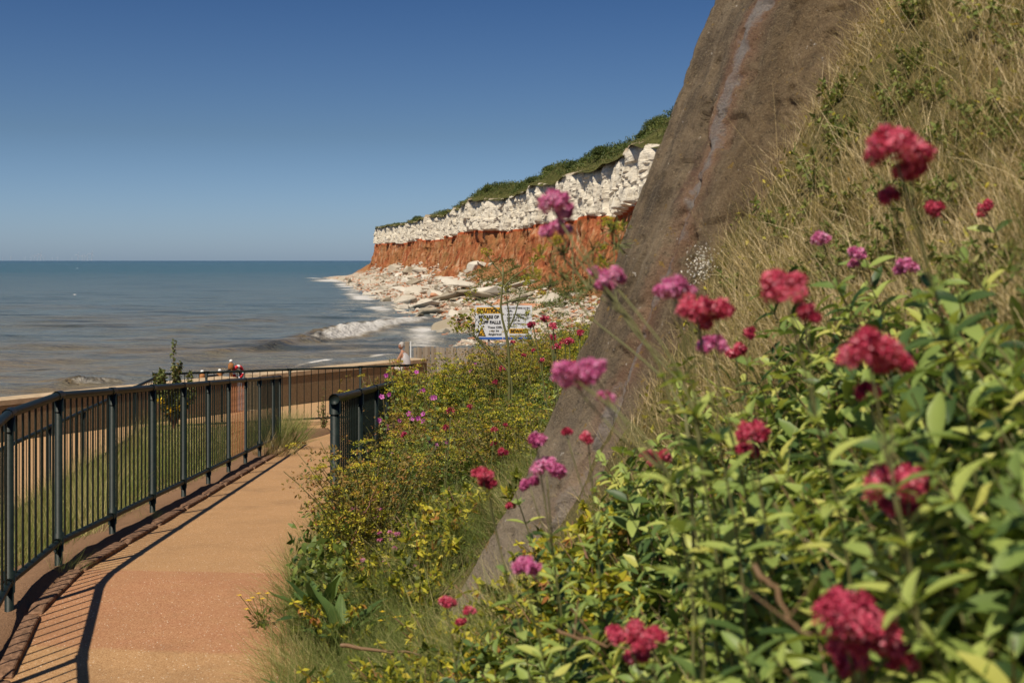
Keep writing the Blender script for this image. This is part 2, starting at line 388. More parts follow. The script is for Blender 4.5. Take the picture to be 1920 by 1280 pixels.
near = np.clip(1-(Y-150)/250, 0, 1)
ph = (-X*.62+Y*.78); Z += near*(.10*np.sin(ph*.42+fbm(X/30, Y/30, 0, 2, 9)*3.5)+fbm(X/5, Y/2.2, 0, 3, 4)*.10+fbm(X/14, Y/5, 0, 2, 5)*.10)
foam = np.zeros_like(X); silt = np.zeros_like(X)
def breaker(pts, hs, wf, wb, fo):
    global Z, foam, silt
    P_ = [seapt(*p) for p in pts]; dd, sg, par = polydist(X, Y, P_)
    dd = dd+fbm(X/4, Y/4, 0, 2, 21)*.35
    h = np.interp(par, np.linspace(0, 1, len(hs)), hs); f = np.interp(par, np.linspace(0, 1, len(fo)), fo)
    s = dd*sg                   # positive = seaward
    prof = np.where(s > 0, np.exp(-(s/wb)**2), np.exp(-(s/wf)**2))
    ragged = 1+(.35*vnoise(X/1.6, Y/1.6, 0, 8)+.15*vnoise(X/.6, Y/.6, 0, 28))*(f > .3)
    Z = Z+h*prof*ragged
    silt = np.maximum(silt, 1.6*np.exp(-(s/(wb*.8))**2)*np.clip(h, 0, 1))
    foam = np.maximum(foam, f*np.exp(-((s+wf*.6)/(wf*1.5))**2))
breaker([(330, 668), (400, 664), (480, 655), (560, 642), (600, 635), (640, 627), (690, 616), (740, 606), (800, 598)],
        [0, .2, .4, .6, .8, .9, .75, .45, .2], 1.0, 3.4, [0, .0, .12, .3, .72, .85, .85, .75, .6])
breaker([(60, 728), (110, 722), (150, 717), (200, 713), (260, 712)], [0, .3, .42, .25, 0], .7, 2.2, [0, .25, .6, .5, .1])
breaker([(150, 690), (260, 680), (360, 668), (420, 660)], [0, .12, .15, 0], 1.5, 3.5, [0, .05, .05, 0])
breaker([(0, 655), (200, 640), (330, 632), (450, 622)], [.1, .2, .2, .05], 2.5, 5, [0, 0, 0, 0])
breaker([(300, 622), (420, 606), (520, 600), (600, 590)], [.05, .25, .25, .05], 3, 5, [0, 0, 0, 0])
def blob(px, py, rx, ry, a, which='foam'):     # a patch of foam lying on the water, given by where its middle and rims fall
    global foam, silt
    c = seapt(px, py); r1 = abs(seapt(px+rx, py)[0]-c[0]); r2 = abs(seapt(px, py-ry)[1]-c[1])
    g = a*np.exp(-(((X-c[0]-(Y-c[1])*c[0]/c[1])/r1)**2+((Y-c[1])/r2)**2))
    if which == 'foam': foam = np.maximum(foam, g)
    else: silt = np.maximum(silt, g)
for b in ((620, 526, 45, 2.5, .95), (660, 519, 60, 1.6, .6), (690, 542, 55, 10, .46), (665, 568, 80, 16, .47), (640, 583, 75, 9, .44), (700, 592, 60, 10, .5), (640, 603, 32, 4, .45), (725, 572, 50, 20, .56), (725, 550, 40, 12, .56),
          (760, 602, 45, 5, .7), (720, 614, 40, 4, .6), (690, 636, 60, 3, .5), (620, 645, 50, 2.5, .45), (740, 622, 60, 6, .6), (650, 660, 60, 4, .55), (560, 655, 50, 4, .35), (760, 560, 50, 12, .55),
          (140, 552, 4, .8, .9), (145, 503, 6, .8, .6), (245, 513, 4, .5, .5), (700, 655, 60, 6, .6)): blob(*b)
foam = np.maximum(foam, .95*np.exp(-((Y-38-(.97*(-X)))/1.5)**2)*0)
P_ = [seapt(480, 699), seapt(560, 686), seapt(640, 674), seapt(720, 664), seapt(800, 660)]
dd, sg, par = polydist(X, Y, P_); foam = np.maximum(foam, .8*np.exp(-(dd/(.25+par*.6))**2)*np.clip(par*4, .2, 1)*(.9+.5*vnoise(X/3, Y/3, 0, 3)))
for b in ((100, 725, 200, 14, .75, 's'), (380, 655, 260, 14, .7, 's'), (250, 600, 350, 12, .4, 's'), (620, 650, 140, 16, .55, 's'), (40, 690, 200, 25, .7, 's'), (480, 690, 200, 15, .6, 's'), (60, 575, 200, 5, .35, 's'), (350, 585, 120, 4, .35, 's')): blob(*b)
_sx = np.interp(Y, [36, 45, 70, 100, 121, 148, 164, 255, 374, 497, 560], [-3.6, -4, -5, -6, -8, -9.5, -14.5, -30, -50, -69, -92]); foam = np.maximum(foam, np.where(Y < 560, (.60+.38*vnoise(X/5, Y/8, 0, 5)+.1*vnoise(X/2, Y/3, 0, 6))*np.exp(-((X-_sx+1)/(2.2+Y/160))**2), 0)); silt = silt+np.clip((190-Y)/140, 0, 1)*.5
mb = MB(); mb.add(*grid(X[:, ::-1], Y, Z[:, ::-1]))
m = N_('sea_water'); P = m.pos()
mp = m.new('ShaderNodeMapping'); mp.inputs['Scale'].default_value = (.5, 1.0, 1); mp.inputs['Rotation'].default_value = (0, 0, R(-25)); m.link(P, mp.inputs[0]); q = mp.outputs[0]
w1 = m.noise(.9, 5, .62, q); w2 = m.noise(.11, 4, .6, q, .5); w3 = m.noise(.02, 3, .6, q)
mp = m.new('ShaderNodeMapping'); mp.inputs['Scale'].default_value = (.10, .45, 1); m.link(P, mp.inputs[0]); qs = mp.outputs[0]; streak = m.noise(.35, 6, .7, qs)
fo = m.attr('foam'); si = m.attr('silt')
dist = m.sep(P)['Y']
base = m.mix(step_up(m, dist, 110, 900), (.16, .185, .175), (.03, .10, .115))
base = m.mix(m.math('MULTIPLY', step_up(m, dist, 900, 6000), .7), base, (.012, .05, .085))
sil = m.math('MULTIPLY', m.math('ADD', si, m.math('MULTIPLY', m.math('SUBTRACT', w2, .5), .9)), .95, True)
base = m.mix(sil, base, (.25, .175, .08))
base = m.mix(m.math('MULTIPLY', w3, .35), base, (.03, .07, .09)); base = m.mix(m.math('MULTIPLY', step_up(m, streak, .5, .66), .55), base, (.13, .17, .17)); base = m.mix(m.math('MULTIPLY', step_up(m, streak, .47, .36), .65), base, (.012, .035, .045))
fn = m.math('ADD', m.math('MULTIPLY', m.noise(1.9, 7, .8, q, .6), .55), m.math('MULTIPLY', m.noise(1.0, 5, .7, qs, .8), .45))
ff = m.math('ADD', fo, m.math('MULTIPLY', m.math('SUBTRACT', fn, .5), 2.2)); ff = m.math('MULTIPLY', step_up(m, ff, .42, .72), step_up(m, fo, .03, .25), True)
base = m.mix(ff, base, m.mix(step_up(m, fo, .5, .75), (.52, .48, .41), (.80, .78, .74)))
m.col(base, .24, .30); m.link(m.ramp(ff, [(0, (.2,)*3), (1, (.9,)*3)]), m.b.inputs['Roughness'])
m.b.inputs['IOR'].default_value = 1.33
w0 = m.noise(2.6, 4, .65, q); hh = m.math('ADD', m.math('ADD', m.math('MULTIPLY', w1, .9), m.math('MULTIPLY', w0, .5)), m.math('ADD', m.math('MULTIPLY', w2, 2.4), m.math('MULTIPLY', m.noise(.8, 6, .75, qs), 2.6)))
m.bump(hh, .85, 1.0); M['sea'] = m.m
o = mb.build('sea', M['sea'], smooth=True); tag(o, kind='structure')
for nme, arr in (('foam', foam), ('silt', silt)):
    at = o.data.attributes.new(nme, 'FLOAT', 'POINT'); at.data.foreach_set('value', arr[:, ::-1].astype(np.float32).ravel())

# ------------------------------------------------------------------ cliff and beach
CP = np.array([(18, 650), (-30, 620), (-60, 572), (-59, 541), (-38, 455), (-21, 374), (-2.3, 267), (7.9, 227), (14.3, 193), (17.4, 166), (21, 130), (24, 100), (26, 70), (24, 50), (22, 34)], float)
_t = np.r_[0, np.cumsum(np.linalg.norm(np.diff(CP, axis=0), axis=1))]; LEN = _t[-1]
def cliff_pt(s):
    x = sum(np.interp(s+o_, _t, CP[:, 0]) for o_ in (-9, -4, 0, 4, 9))/5; y = sum(np.interp(s+o_, _t, CP[:, 1]) for o_ in (-9, -4, 0, 4, 9))/5
    return x, y
S = np.concatenate([np.arange(0, 110, 2.), np.arange(110, 330, .55), np.arange(330, LEN-80, .38), np.arange(LEN-80, LEN, 1.5)])
cx, cy = cliff_pt(S); tx, ty = np.gradient(cx, S), np.gradient(cy, S); l = np.hypot(tx, ty); tx /= l; ty /= l
nx, ny = ty, -tx                # seaward: curve runs toward the camera with the sea on its right-hand... checked below
if nx[len(S)//2] > 0: nx, ny = -nx, -ny
head = fbm(S/26, S*0, 0, 3, 31)*2.6
zt = 22.3+fbm(S/9, S*0, 0, 3, 41)*.5
Zl = np.r_[np.linspace(-1, 14, 44)[:-1], np.linspace(14, 16, 12)[:-1], np.linspace(16, 22.3, 30)]
SS, ZZ = np.meshgrid(S, Zl, indexing='ij')
zb = (15.0+fbm(SS/18, SS*0, 0, 3, 51)*.5+(SS-300)*.0025-1.0*np.clip((400-cy[:, None])/200, 0, 1))
chalk = ZZ > zb
js = SS+fbm(SS/2.0, ZZ/1.5, 0, 2, 60)*.7; jz = ZZ+fbm(SS/1.6, ZZ/1.6, 0, 2, 61)*.5
blk = cellid(js/3.2, jz/9, 1)*.8+cellid(js/1.5+.3*cellid(jz/4, jz*0, 5), jz/3.4, 2)*.6+cellid(js/.7, jz/1.4, 3)*.14+fbm(SS/1.4, ZZ/1.1, 0, 3, 66)*.14
fis = -1.1*np.exp(-((((js+3*vnoise(SS/20, SS*0, 0, 77))/6.5) % 1-.5)/.06)**2)
dc = blk+fis+fbm(SS/2.6, ZZ/14, 0, 4, 62)*.9-.2+(22.3-ZZ)*.12
gul = 1-np.abs(fbm(SS/3.6, ZZ/34, 0, 3, 71)); gul2 = 1-np.abs(fbm(SS/1.1, ZZ/9, 0, 3, 72))
dr = gul*1.4+gul2*.5-1.3+fbm(SS/9, ZZ/30, 0, 2, 79)*.9+fbm(SS/2.2, ZZ/2.8, 0, 4, 83)*.5+np.clip(zb-ZZ, 0, 20)**1.15*.20+cellid(js/2.2, jz/6, 9)*.4+fbm(SS/.8, ZZ/3, 0, 2, 73)*.22
bl = sstep(-.25, .45, ZZ-zb); D = dc*bl+(dr+.5)*(1-bl)+head[:, None]
D = D-np.clip((ZZ-20.5)/2, 0, 1)**2*.6
XX = cx[:, None]+nx[:, None]*D; YY = cy[:, None]+ny[:, None]*D
Zf = np.minimum(ZZ, 22.3)*1.0+np.clip((ZZ-16)/6.3, 0, 1)*(zt[:, None]-22.3)
mb = MB(); mb.add(*grid(XX, YY, Zf), tint=np.clip((ZZ-zb).ravel()*.2+.5, 0, 1))
m = N_('cliff_strata'); P = m.pos(); a = m.attr()
mp = m.new('ShaderNodeMapping'); mp.inputs['Scale'].default_value = (1, 1, .16); m.link(P, mp.inputs[0]); pv = mp.outputs[0]
mp = m.new('ShaderNodeMapping'); mp.inputs['Scale'].default_value = (.25, .25, 2.2); m.link(P, mp.inputs[0]); phz = mp.outputs[0]
nf = m.noise(.9, 6, .7, P); nv = m.noise(.8, 5, .65, pv); nh = m.noise(.8, 4, .6, phz); nbig = m.noise(.12, 3, .6, P)
ch = m.ramp(nf, [(.30, (.26, .21, .15)), (.39, (.52, .46, .36)), (.47, (.64, .575, .465)), (.65, (.76, .70, .58))]); ch = m.mix(m.math('MULTIPLY', step_up(m, nh, .56, .68), .35), ch, (.33, .28, .20))
ch = m.mix(m.math('MULTIPLY', step_up(m, nbig, .5, .75), .4), ch, (.58, .50, .39))
rd = m.ramp(nv, [(.33, (.08, .025, .014)), (.43, (.25, .07, .03)), (.53, (.36, .13, .055)), (.60, (.44, .22, .12)), (.70, (.50, .36, .24))])
rd = m.mix(m.math('MULTIPLY', step_up(m, nbig, .42, .62), .6), rd, (.30, .15, .06)); rd = m.mix(m.math('MULTIPLY', step_up(m, m.noise(.3, 5, .7, P), .52, .62), .5), rd, (.17, .13, .05)); rd = m.mix(m.math('MULTIPLY', step_up(m, nf, .6, .75), .4), rd, (.10, .035, .015))
top = m.math('ADD', a, m.math('MULTIPLY', m.math('SUBTRACT', nv, .5), .12))
c = m.mix(step_up(m, top, .49, .515), m.mix(step_up(m, top, .36, .44), rd, (.38, .085, .03)), ch)
c = m.mix(m.math('MULTIPLY', step_up(m, m.math('ADD', m.sep(P)['Z'], m.math('MULTIPLY', nf, 1.6)), 22.4, 23.2), .8), c, (.30, .22, .13))
m.col(c, .95, .08); m.bump(m.math('ADD', nf, m.math('MULTIPLY', nv, .8)), .35, .8); M['cliff'] = m.m
tag(mb.build('cliff', M['cliff']), kind='structure')
# cliff top
offs = np.array([1.4, 0, -1.5, -4, -9, -18, -40, -120, -400])
def rise(s, o_): return np.interp(s, [0, 130, 225, 300, 345, 420, LEN], [.4, .4, .5, 1.3, 2.4, 3.4, 3.8])*sstep(-.3, 4.5, -o_)+np.clip(-o_-9, 0, 400)*.01
XX = cx[:, None]+nx[:, None]*(head[:, None]+offs[None]-.2); YY = cy[:, None]+ny[:, None]*(head[:, None]+offs[None]-.2)
ZZ = zt[:, None]+.02+rise(S[:, None], offs[None])-(offs[None] > 1)*.5
M['turf'] = simple('clifftop_turf', (.07, .07, .022), .95, .1, .5, .9, .3)
mb = MB(); mb.add(*grid(XX, YY, ZZ)[0:2]); tag(mb.build('clifftop_ground', M['turf']), kind='structure')
# vegetation of the cliff top: leaf tufts, too many to count
def scrub(mb, x, y, z, size, dens=14, up=.6, tint=.4, flat=1.0):
    n = len(x); k = dens; b = np.repeat(np.c_[x, y, z], k, 0); s = np.repeat(size, k)
    dv = rdir(n*k, .5); dv[:, 2] = np.abs(dv[:, 2])*flat; r = rng.random(n*k)**.4
    p = b+dv*(s*r)[:, None]
    leaves(mb, p, rdir(n*k, up), rdir(n*k), s*rng.uniform(.25, .5, n*k), s*rng.uniform(.08, .2, n*k), 1, .1, tint=np.clip(np.repeat(np.broadcast_to(tint, n), k)+rng.normal(0, .13, n*k), 0, 1))
mb = MB(); n = 13000
ss = LEN-(1-rng.random(n)**.8)*0-rng.random(n)*(LEN-70); ss = np.clip(ss, 60, LEN-40); oo = -rng.random(n)**1.5*11+.9
px_, py_ = cliff_pt(ss); hx = np.interp(ss, S, head); nxi = np.interp(ss, S, nx); nyi = np.interp(ss, S, ny)
x = px_+nxi*(hx+oo); y = py_+nyi*(hx+oo); z = np.interp(ss, S, zt)+rise(ss, oo)-.1
scrub(mb, x, y, z, rng.uniform(.4, .9, n)*(.55+.7*(oo < -1.2)*np.clip(ss/300, .5, 1)), 11, tint=np.where(oo > -.6, .72, .38+fbm(ss/12, oo, 0, 2, 81)*.25))
tag(mb.build('clifftop_scrub', M['scrub']), 'low green scrub and browned grass covering the top of the chalk cliff', 'scrub', kind='stuff')
def clifftop(px, lift=0.0, off=-3):  # ground point of the cliff top seen near column px
    uu = (px-960)/F; k = np.argmin(np.abs(cx/cy-uu)+(S < 150)*9)
    return np.array([cx[k]+nx[k]*(head[k]+off), cy[k]+ny[k]*(head[k]+off), zt[k]+rise(S[k], off)-.3])
bushes = [(1210, 2.6, 'tall dark green bush highest on the cliff top against the concrete buttress'), (1176, 1.3, 'small round bush on the cliff top left of the tallest bush'), (1118, 1.6, 'broad green bush on the crest of the cliff top, left of the small round bush'),
          (1060, 1.5, 'low wide bush on the cliff top above the pale middle of the cliff'), (1010, 1.9, 'dark rounded bush standing up from the middle of the cliff top'), (962, 1.4, 'small green bush on the cliff top just left of the dark rounded one'), (905, 1.1, 'low olive bush on the cliff top two thirds of the way to the headland'),
          (850, 1.2, 'flat olive bush on the cliff top nearer to the headland'), (762, 2.6, 'dark bush near the tip of the headland'), (745, 2.2, 'outermost dark bush at the seaward tip of the headland')]
for px, r, lab in bushes:
    r *= .66; c = clifftop(px); b = empty('bush', c, random.random()*6); tag(b, lab, 'bush', 'bushes along the cliff top')
    mb = MB(); mb.tube([(0, 0, -.3), (.1, 0, r*.5), (.2, .1, r)], [.14, .09, .04], 5)
    for k in range(4): mb.tube([(.1, 0, r*.4), (random.uniform(-r, r)*.6, random.uniform(-r, r)*.6, r*.9)], [.06, .02], 4)
    mb.build('stem', M['stem'], b)
    mb = MB(); nn = 420; dv = rdir(nn, .4); dv[:, 2] = np.abs(dv[:, 2]); pp = dv*rng.random((nn, 1))**.35*np.array([r*1.5, r*1.2, r])
    scrub(mb, pp[:, 0], pp[:, 1], pp[:, 2], np.full(nn, .55), 16, tint=.22+rng.random(nn)*.3); mb.build('crown', M['scrub'], b)

# beach of fallen chalk
SH = np.array([(-100, 640), (-92, 560), (-78, 520), (-69, 497), (-50, 374), (-30, 255), (-14.5, 164), (-9.5, 148), (-8, 121), (-6, 100), (-5, 70), (-4, 45), (-3.6, 36)])[::-1]
def Xs(y): return np.interp(y, SH[:, 1], SH[:, 0])
_o = np.argsort(CP[2:, 1]); 
def Xc(y): return np.interp(y, CP[3:, 1][::-1], CP[3:, 0][::-1])
def beach(y, w):
    x0 = Xs(y); x1 = Xc(y)-1.0; x = x0+(x1-x0)*w
    z = -.5+1.9*np.clip(w, -1, 1)**1.0*1.2+sstep(.45, 1.05, w)*(3.6+3.2*fbm(y/16, w*.5, 0, 3, 91))+fbm(x/5, y/5, 0, 4, 92)*.35*np.clip(w*4+.3, 0, 1)
    return x, z
ys = np.concatenate([np.arange(34, 300, .9), np.arange(300, 600, 2.2)]); ws = np.linspace(-.3, 1.15, 70)
YY, WW = np.meshgrid(ys, ws, indexing='ij'); XX, ZZ = beach(YY, WW)
near_ = np.clip((45-YY)/12, 0, 1); ZZ = ZZ*(1-near_)+near_*np.minimum(ZZ, 2)
mb = MB(); mb.add(*grid(XX[:, ::-1], YY, ZZ[:, ::-1]))
m = N_('beach_rubble'); P = m.pos(); vo = m.voro(1.3, P, out='Color'); n1 = m.noise(.25, 5, .65, P); n3 = m.noise(2.5, 5, .7, P)
c1 = m.ramp(m.sep(vo)[0], [(0, (.52, .47, .38)), (.35, (.36, .31, .23)), (.6, (.56, .38, .26)), (.8, (.62, .58, .50)), (1, (.45, .21, .10))])
hgt = m.math('ADD', m.sep(P)['Z'], m.math('MULTIPLY', n1, 3))
c = m.mix(step_up(m, hgt, 3.6, 4.8), c1, m.ramp(n3, [(.3, (.22, .085, .035)), (.5, (.36, .16, .06)), (.7, (.45, .30, .17))]))
c = m.mix(m.math('MULTIPLY', step_up(m, hgt, 1.6, .6), .7), c, (.22, .19, .15))
m.col(c, .9, .15); m.bump(m.math('ADD', n3, m.voro(1.3, P)), .5); M['beach'] = m.m
tag(mb.build('beach', M['beach']), kind='structure')
# boulders
def hull(seed, flat=.6, n=13, lx=1.25):
    r_ = np.random.default_rng(seed); bm = bmesh.new()
    for k in range(n):
        v_ = r_.normal(size=3); v_ /= np.linalg.norm(v_)**.8; bm.verts.new((v_[0]*.55*lx, v_[1]*.5, v_[2]*.5*flat))
    res = bmesh.ops.convex_hull(bm, input=bm.verts); bmesh.ops.delete(bm, geom=[g for g in res['geom_interior'] if isinstance(g, bmesh.types.BMVert)], context='VERTS')
    bmesh.ops.bevel(bm, geom=list(bm.edges), offset=.025, segments=1, affect='EDGES')
    me = bpy.data.meshes.new('boulder'); bm.to_mesh(me); bm.free(); return me
def rockmat(name, stops):
    m = N_(name); oi = m.new('ShaderNodeObjectInfo').outputs['Random']; co = m.coord(); n1 = m.noise(3, 5, .7, co); n2 = m.noise(1.2, 3, .6, co)
    c = m.ramp(oi, stops); c = m.mix(m.math('MULTIPLY', step_up(m, n1, .5, .7), .45), c, (.26, .21, .15)); c = m.mix(m.math('MULTIPLY', step_up(m, n2, .5, .7), .3), c, (.62, .58, .5))
    m.col(c, .9, .12); m.bump(n1, .12); return m.m
M['rock'] = rockmat('chalk_rock', [(0, (.56, .51, .42)), (.3, (.38, .33, .25)), (.55, (.60, .56, .48)), (.8, (.34, .29, .21)), (1, (.26, .22, .16))])
M['redrock'] = rockmat('red_rock', [(0, (.42, .17, .08)), (.5, (.55, .30, .18)), (1, (.33, .12, .05))])
hulls = [hull(100+i, .45+.05*i) for i in range(7)]; rhulls = [hull(200+i, .7) for i in range(3)]
for h in hulls: h.materials.append(M['rock'])
for h in rhulls: h.materials.append(M['redrock'])
def boulder(x, y, z, s, red=False, label=None, group='fallen boulders on the beach', tilt=.35, sz=None, rz=None):
    o = bpy.data.objects.new('boulder', random.choice(rhulls if red else hulls)); COL.objects.link(o)
    o.location = (x, y, z+s*.12); o.scale = sz or (s*random.uniform(.8, 1.3), s*random.uniform(.7, 1.1), s*random.uniform(.7, 1.1))
    o.rotation_euler = (random.uniform(-tilt, tilt), random.uniform(-tilt, tilt), rz if rz is not None else random.uniform(0, 6.3))
    return tag(o, label or ('broken red rock fallen among the chalk boulders' if red else 'broken pale chalk boulder fallen on the beach below the cliff'), 'boulder', group if label is None and not red else ('fallen red rocks' if red and label is None else group))
def bpt(px, py):               # march the beach for the point seen at a pixel
    uu = (px-960)/F; vv = (488-py)/F
    for y in np.arange(120, 560, 1.):
        x0, x1 = float(Xs(y)), float(Xc(y))-1; w_ = (uu*y-x0)/(x1-x0)
        if -.2 < w_ < 1.1:
            x_, z_ = beach(np.array(y), np.array(w_))
            if ZC+vv*y <= float(z_): return float(x_), y, float(z_)
    return None
big = [(872, 536, 7, .5, 'long pale slab leaning up the rubble, highest of the big chalk slabs'), (818, 553, 5, .6, 'upright wedge of chalk, leftmost of the big slabs at the water side'), (835, 561, 6, .5, 'large flat grey-white slab right of the wedge-shaped one'), (903, 558, 6.5, .4, 'big chalk slab just above the left corner of the warning sign'), (925, 552, 7, .45, 'long rounded white slab lying above the warning sign'), (965, 540, 5.5, .6, 'bright white boulder up the slope right of the long slab'), (786, 541, 5, .6, 'block of white chalk in the middle of the rubble heap'),
       (772, 507, 5, .8, 'white block perched at the foot of the red cliff'), (740, 502, 6, .8, 'white fallen block near the tip of the headland'), (892, 498, 6, .7, 'white boulder highest on the talus against the red cliff'), (846, 523, 4.5, .6, 'white block beside the orange earth slide'), (792, 575, 4.5, .3, 'low weathered slab at the edge of the surf'), (985, 555, 4, .5, 'pale boulder directly above the right half of the sign'), (1040, 560, 4, .5, 'white boulder between the sign and the buttress')]
for px, py, s, f, lab in big:
    p = bpt(px, py+6)
    if p: boulder(p[0], p[1], p[2], s*.8, label=lab, sz=(s*1.05, s*.75, s*.8*f+.8), tilt=.3, rz=random.uniform(-.5, .9))
cnt = 0; tries = 0
while cnt < 195 and tries < 5000:
    tries += 1; y = 128+random.random()**1.2*370; w_ = .03+random.random()**1.1*(.62 if y < 330 else .85)
    x_, z_ = beach(np.array(y), np.array(w_)); px, py = proj(float(x_), y, float(z_))
    if not 640 < px < 1110: continue
    s = random.choice([1.0, 1.2, 1.6, 2.2, 3.0])*random.uniform(.7, 1.2)*(.7+y/600); boulder(float(x_), y, float(z_)-.1, s, red=random.random() < .10 and s < 3); cnt += 1
for px, py, k, s0 in ((900, 498, 8, 2.2), (885, 507, 9, 2.4), (868, 518, 9, 2.8), (850, 530, 8, 2.6), (830, 540, 8, 2.6), (738, 500, 7, 3.2), (750, 510, 7, 3.0), (775, 505, 7, 2.6), (770, 520, 7, 2.6), (800, 530, 7, 2.4), (965, 540, 6, 1.6)):
    p = bpt(px, py+5)
    if not p: continue
    for q_ in range(k):
        y = p[1]+random.gauss(0, 7); w_ = min(1.0, (p[0]+random.gauss(0, 2.6)-float(Xs(y)))/(float(Xc(y))-1-float(Xs(y)))); x_, z_ = beach(np.array(y), np.array(w_)); boulder(float(x_), y, float(z_)+.1, s0*random.uniform(.5, 1.15), red=random.random() < .08)
mbw = MB(); mbr = MB(); n = 17000
hv = []
for i in range(5):
    me = hull(300+i, .65, 9); vv_ = np.array([v_.co[:] for v_ in me.vertices]); fq = []
    for p in me.polygons:
        vs = list(p.vertices)
        for k in range(1, len(vs)-1): fq.append([vs[0], vs[k], vs[k+1], vs[k+1]])
    hv.append((vv_, np.array(fq)))
yr = 60+rng.random(n)**1.15*460; wr = rng.random(n)**1.05*np.where(yr < 330, .80, .98)-.03; xr_, zr_ = beach(yr, wr)
for i in range(n):
    px, py = proj(xr_[i], yr[i], zr_[i])
    if not 620 < px < 1150: continue
    V_, Q_ = hv[i % 5]; a_ = rng.random()*6.3; ca, sa = math.cos(a_), math.sin(a_); s = rng.uniform(.3, 1.0)*(.6+yr[i]/350)
    Vr = V_*s*[1, 1, .8]; Vr = np.c_[Vr[:, 0]*ca-Vr[:, 1]*sa, Vr[:, 0]*sa+Vr[:, 1]*ca, Vr[:, 2]+Vr[:, 0]*rng.uniform(-.4, .4)]
    mbw.add(Vr+[xr_[i], yr[i], zr_[i]+.05], Q_, tint=rng.random())
m = N_('rubble_stone'); c = m.ramp(m.attr(), [(0, (.56, .51, .42)), (.3, (.36, .31, .23)), (.55, (.60, .56, .48)), (.72, (.50, .35, .25)), (.82, (.42, .18, .09)), (1, (.28, .12, .06))])
n1 = m.noise(1.5, 4, .7, m.pos()); c = m.mix(m.math('MULTIPLY', step_up(m, n1, .5, .7), .4), c, (.28, .23, .17)); m.col(c, .9, .12); m.bump(n1, .2); M['rubble'] = m.m
tag(mbw.build('rubble', M['rubble']), 'small white, grey and orange rubble covering the beach under the cliff', 'rubble', kind='stuff')
# green patches on the talus
mb = MB()
for px, py, k, sp_ in ((740, 500, 90, 3), (790, 490, 50, 3), (900, 520, 120, 5), (940, 520, 260, 7), (985, 515, 300, 8), (1020, 525, 260, 7), (1060, 560, 160, 5), (1100, 520, 260, 8), (870, 545, 30, 2), (1075, 520, 120, 6), (960, 530, 60, 4)):
    p = bpt(px, py)
    if not p: continue
    yq = p[1]+rng.normal(0, sp_*2, k); 
    x0, x1 = Xs(yq), Xc(yq)-1; wq = (p[0]+rng.normal(0, sp_*.6, k)-x0)/(x1-x0); wq = np.clip(wq, .3, .98); xq, zq = beach(yq, wq)
    scrub(mb, xq, yq, zq+.05, rng.uniform(.5, 1.1, k), 14, tint=.45+rng.random(k)*.25, flat=.5)
tag(mb.build('talus_scrub', M['scrub']), 'patchy green growth on the earth slides below the red cliff', 'scrub', kind='stuff')
# ------------------------------------------------------------------ concrete buttress
FT = np.array([-.29, 6., ZC-1.67]); E = np.array([1.45, 1., 3.15]); Hd = np.array([.5, -1., 0]); Nn = norm(np.cross(Hd, E)); Nn = Nn if Nn[0] < 0 else -Nn
m = N_('weathered_concrete')
ac = m.attr('across'); al = m.attr('along')
cb = m.new('ShaderNodeCombineXYZ'); m.link(ac, cb.inputs[0]); m.link(al, cb.inputs[1]); q = cb.outputs[0]
mp = m.new('ShaderNodeMapping'); mp.inputs['Scale'].default_value = (6, .8, 1); m.link(q, mp.inputs[0]); st = mp.outputs[0]
P = m.pos(); n1 = m.noise(4, 6, .7, P); n2 = m.noise(70, 4, .8, P); n3 = m.noise(1.5, 5, .7, st)
c = m.ramp(n1, [(.3, (.085, .064, .042)), (.5, (.19, .142, .092)), (.7, (.31, .235, .15))])
c = m.mix(m.math('MULTIPLY', step_up(m, n3, .45, .62), .7), c, (.085, .072, .058)); mp = m.new('ShaderNodeMapping'); mp.inputs['Scale'].default_value = (22, 1.2, 1); m.link(q, mp.inputs[0]); n5 = m.noise(1.2, 5, .7, mp.outputs[0]); c = m.mix(m.math('MULTIPLY', step_up(m, n5, .52, .64), .45), c, (.30, .24, .165)); c = m.mix(m.math('MULTIPLY', step_up(m, ac, .5, .9), .55), c, m.ramp(m.noise(7, 6, .75, P), [(.35, (.07, .045, .022)), (.5, (.19, .125, .06)), (.68, (.30, .21, .11))]))
wob = m.math('MULTIPLY', m.math('SUBTRACT', m.noise(3, 5, .7, P), .5), .32)
cx_ = m.math('ADD', ac, wob)
cr = m.math('ABSOLUTE', m.math('SUBTRACT', cx_, .52))
c = m.mix(m.math('MULTIPLY', step_up(m, cr, .15, .04), .5), c, (.27, .125, .08))
gy = m.math('MULTIPLY', step_up(m, m.math('ADD', cr, m.math('MULTIPLY', n2, .02)), .07, .035), step_up(m, m.noise(1.4, 4, .6, P), .35, .5)); c = m.mix(m.math('MULTIPLY', gy, .85), c, (.25, .235, .225))
c = m.mix(m.math('MULTIPLY', step_up(m, al, 1.7, .5), .75), c, m.mix(n1, (.26, .20, .14), (.50, .43, .33)))
c = m.mix(m.math('MULTIPLY', step_up(m, ac, .05, .0), .5), c, (.26, .21, .14))
n4 = m.noise(24, 5, .8, P); c = m.mix(m.math('MULTIPLY', step_up(m, n4, .44, .36), .6), c, (.035, .027, .02)); sp_ = m.math('GREATER_THAN', n2, .60); c = m.mix(m.math('MULTIPLY', sp_, .55), c, (.36, .29, .17))
li = m.math('GREATER_THAN', m.noise(13, 4, .7, P), .66); c = m.mix(m.math('MULTIPLY', li, .75), c, (.30, .19, .05))
wh = m.math('GREATER_THAN', m.noise(19, 3, .8, P), .70); c = m.mix(m.math('MULTIPLY', wh, .8), c, (.6, .56, .5))
m.col(c, .93, .12); m.bump(m.math('ADD', n2, m.math('MULTIPLY', n1, 1.5)), .03); M['concrete'] = m.m
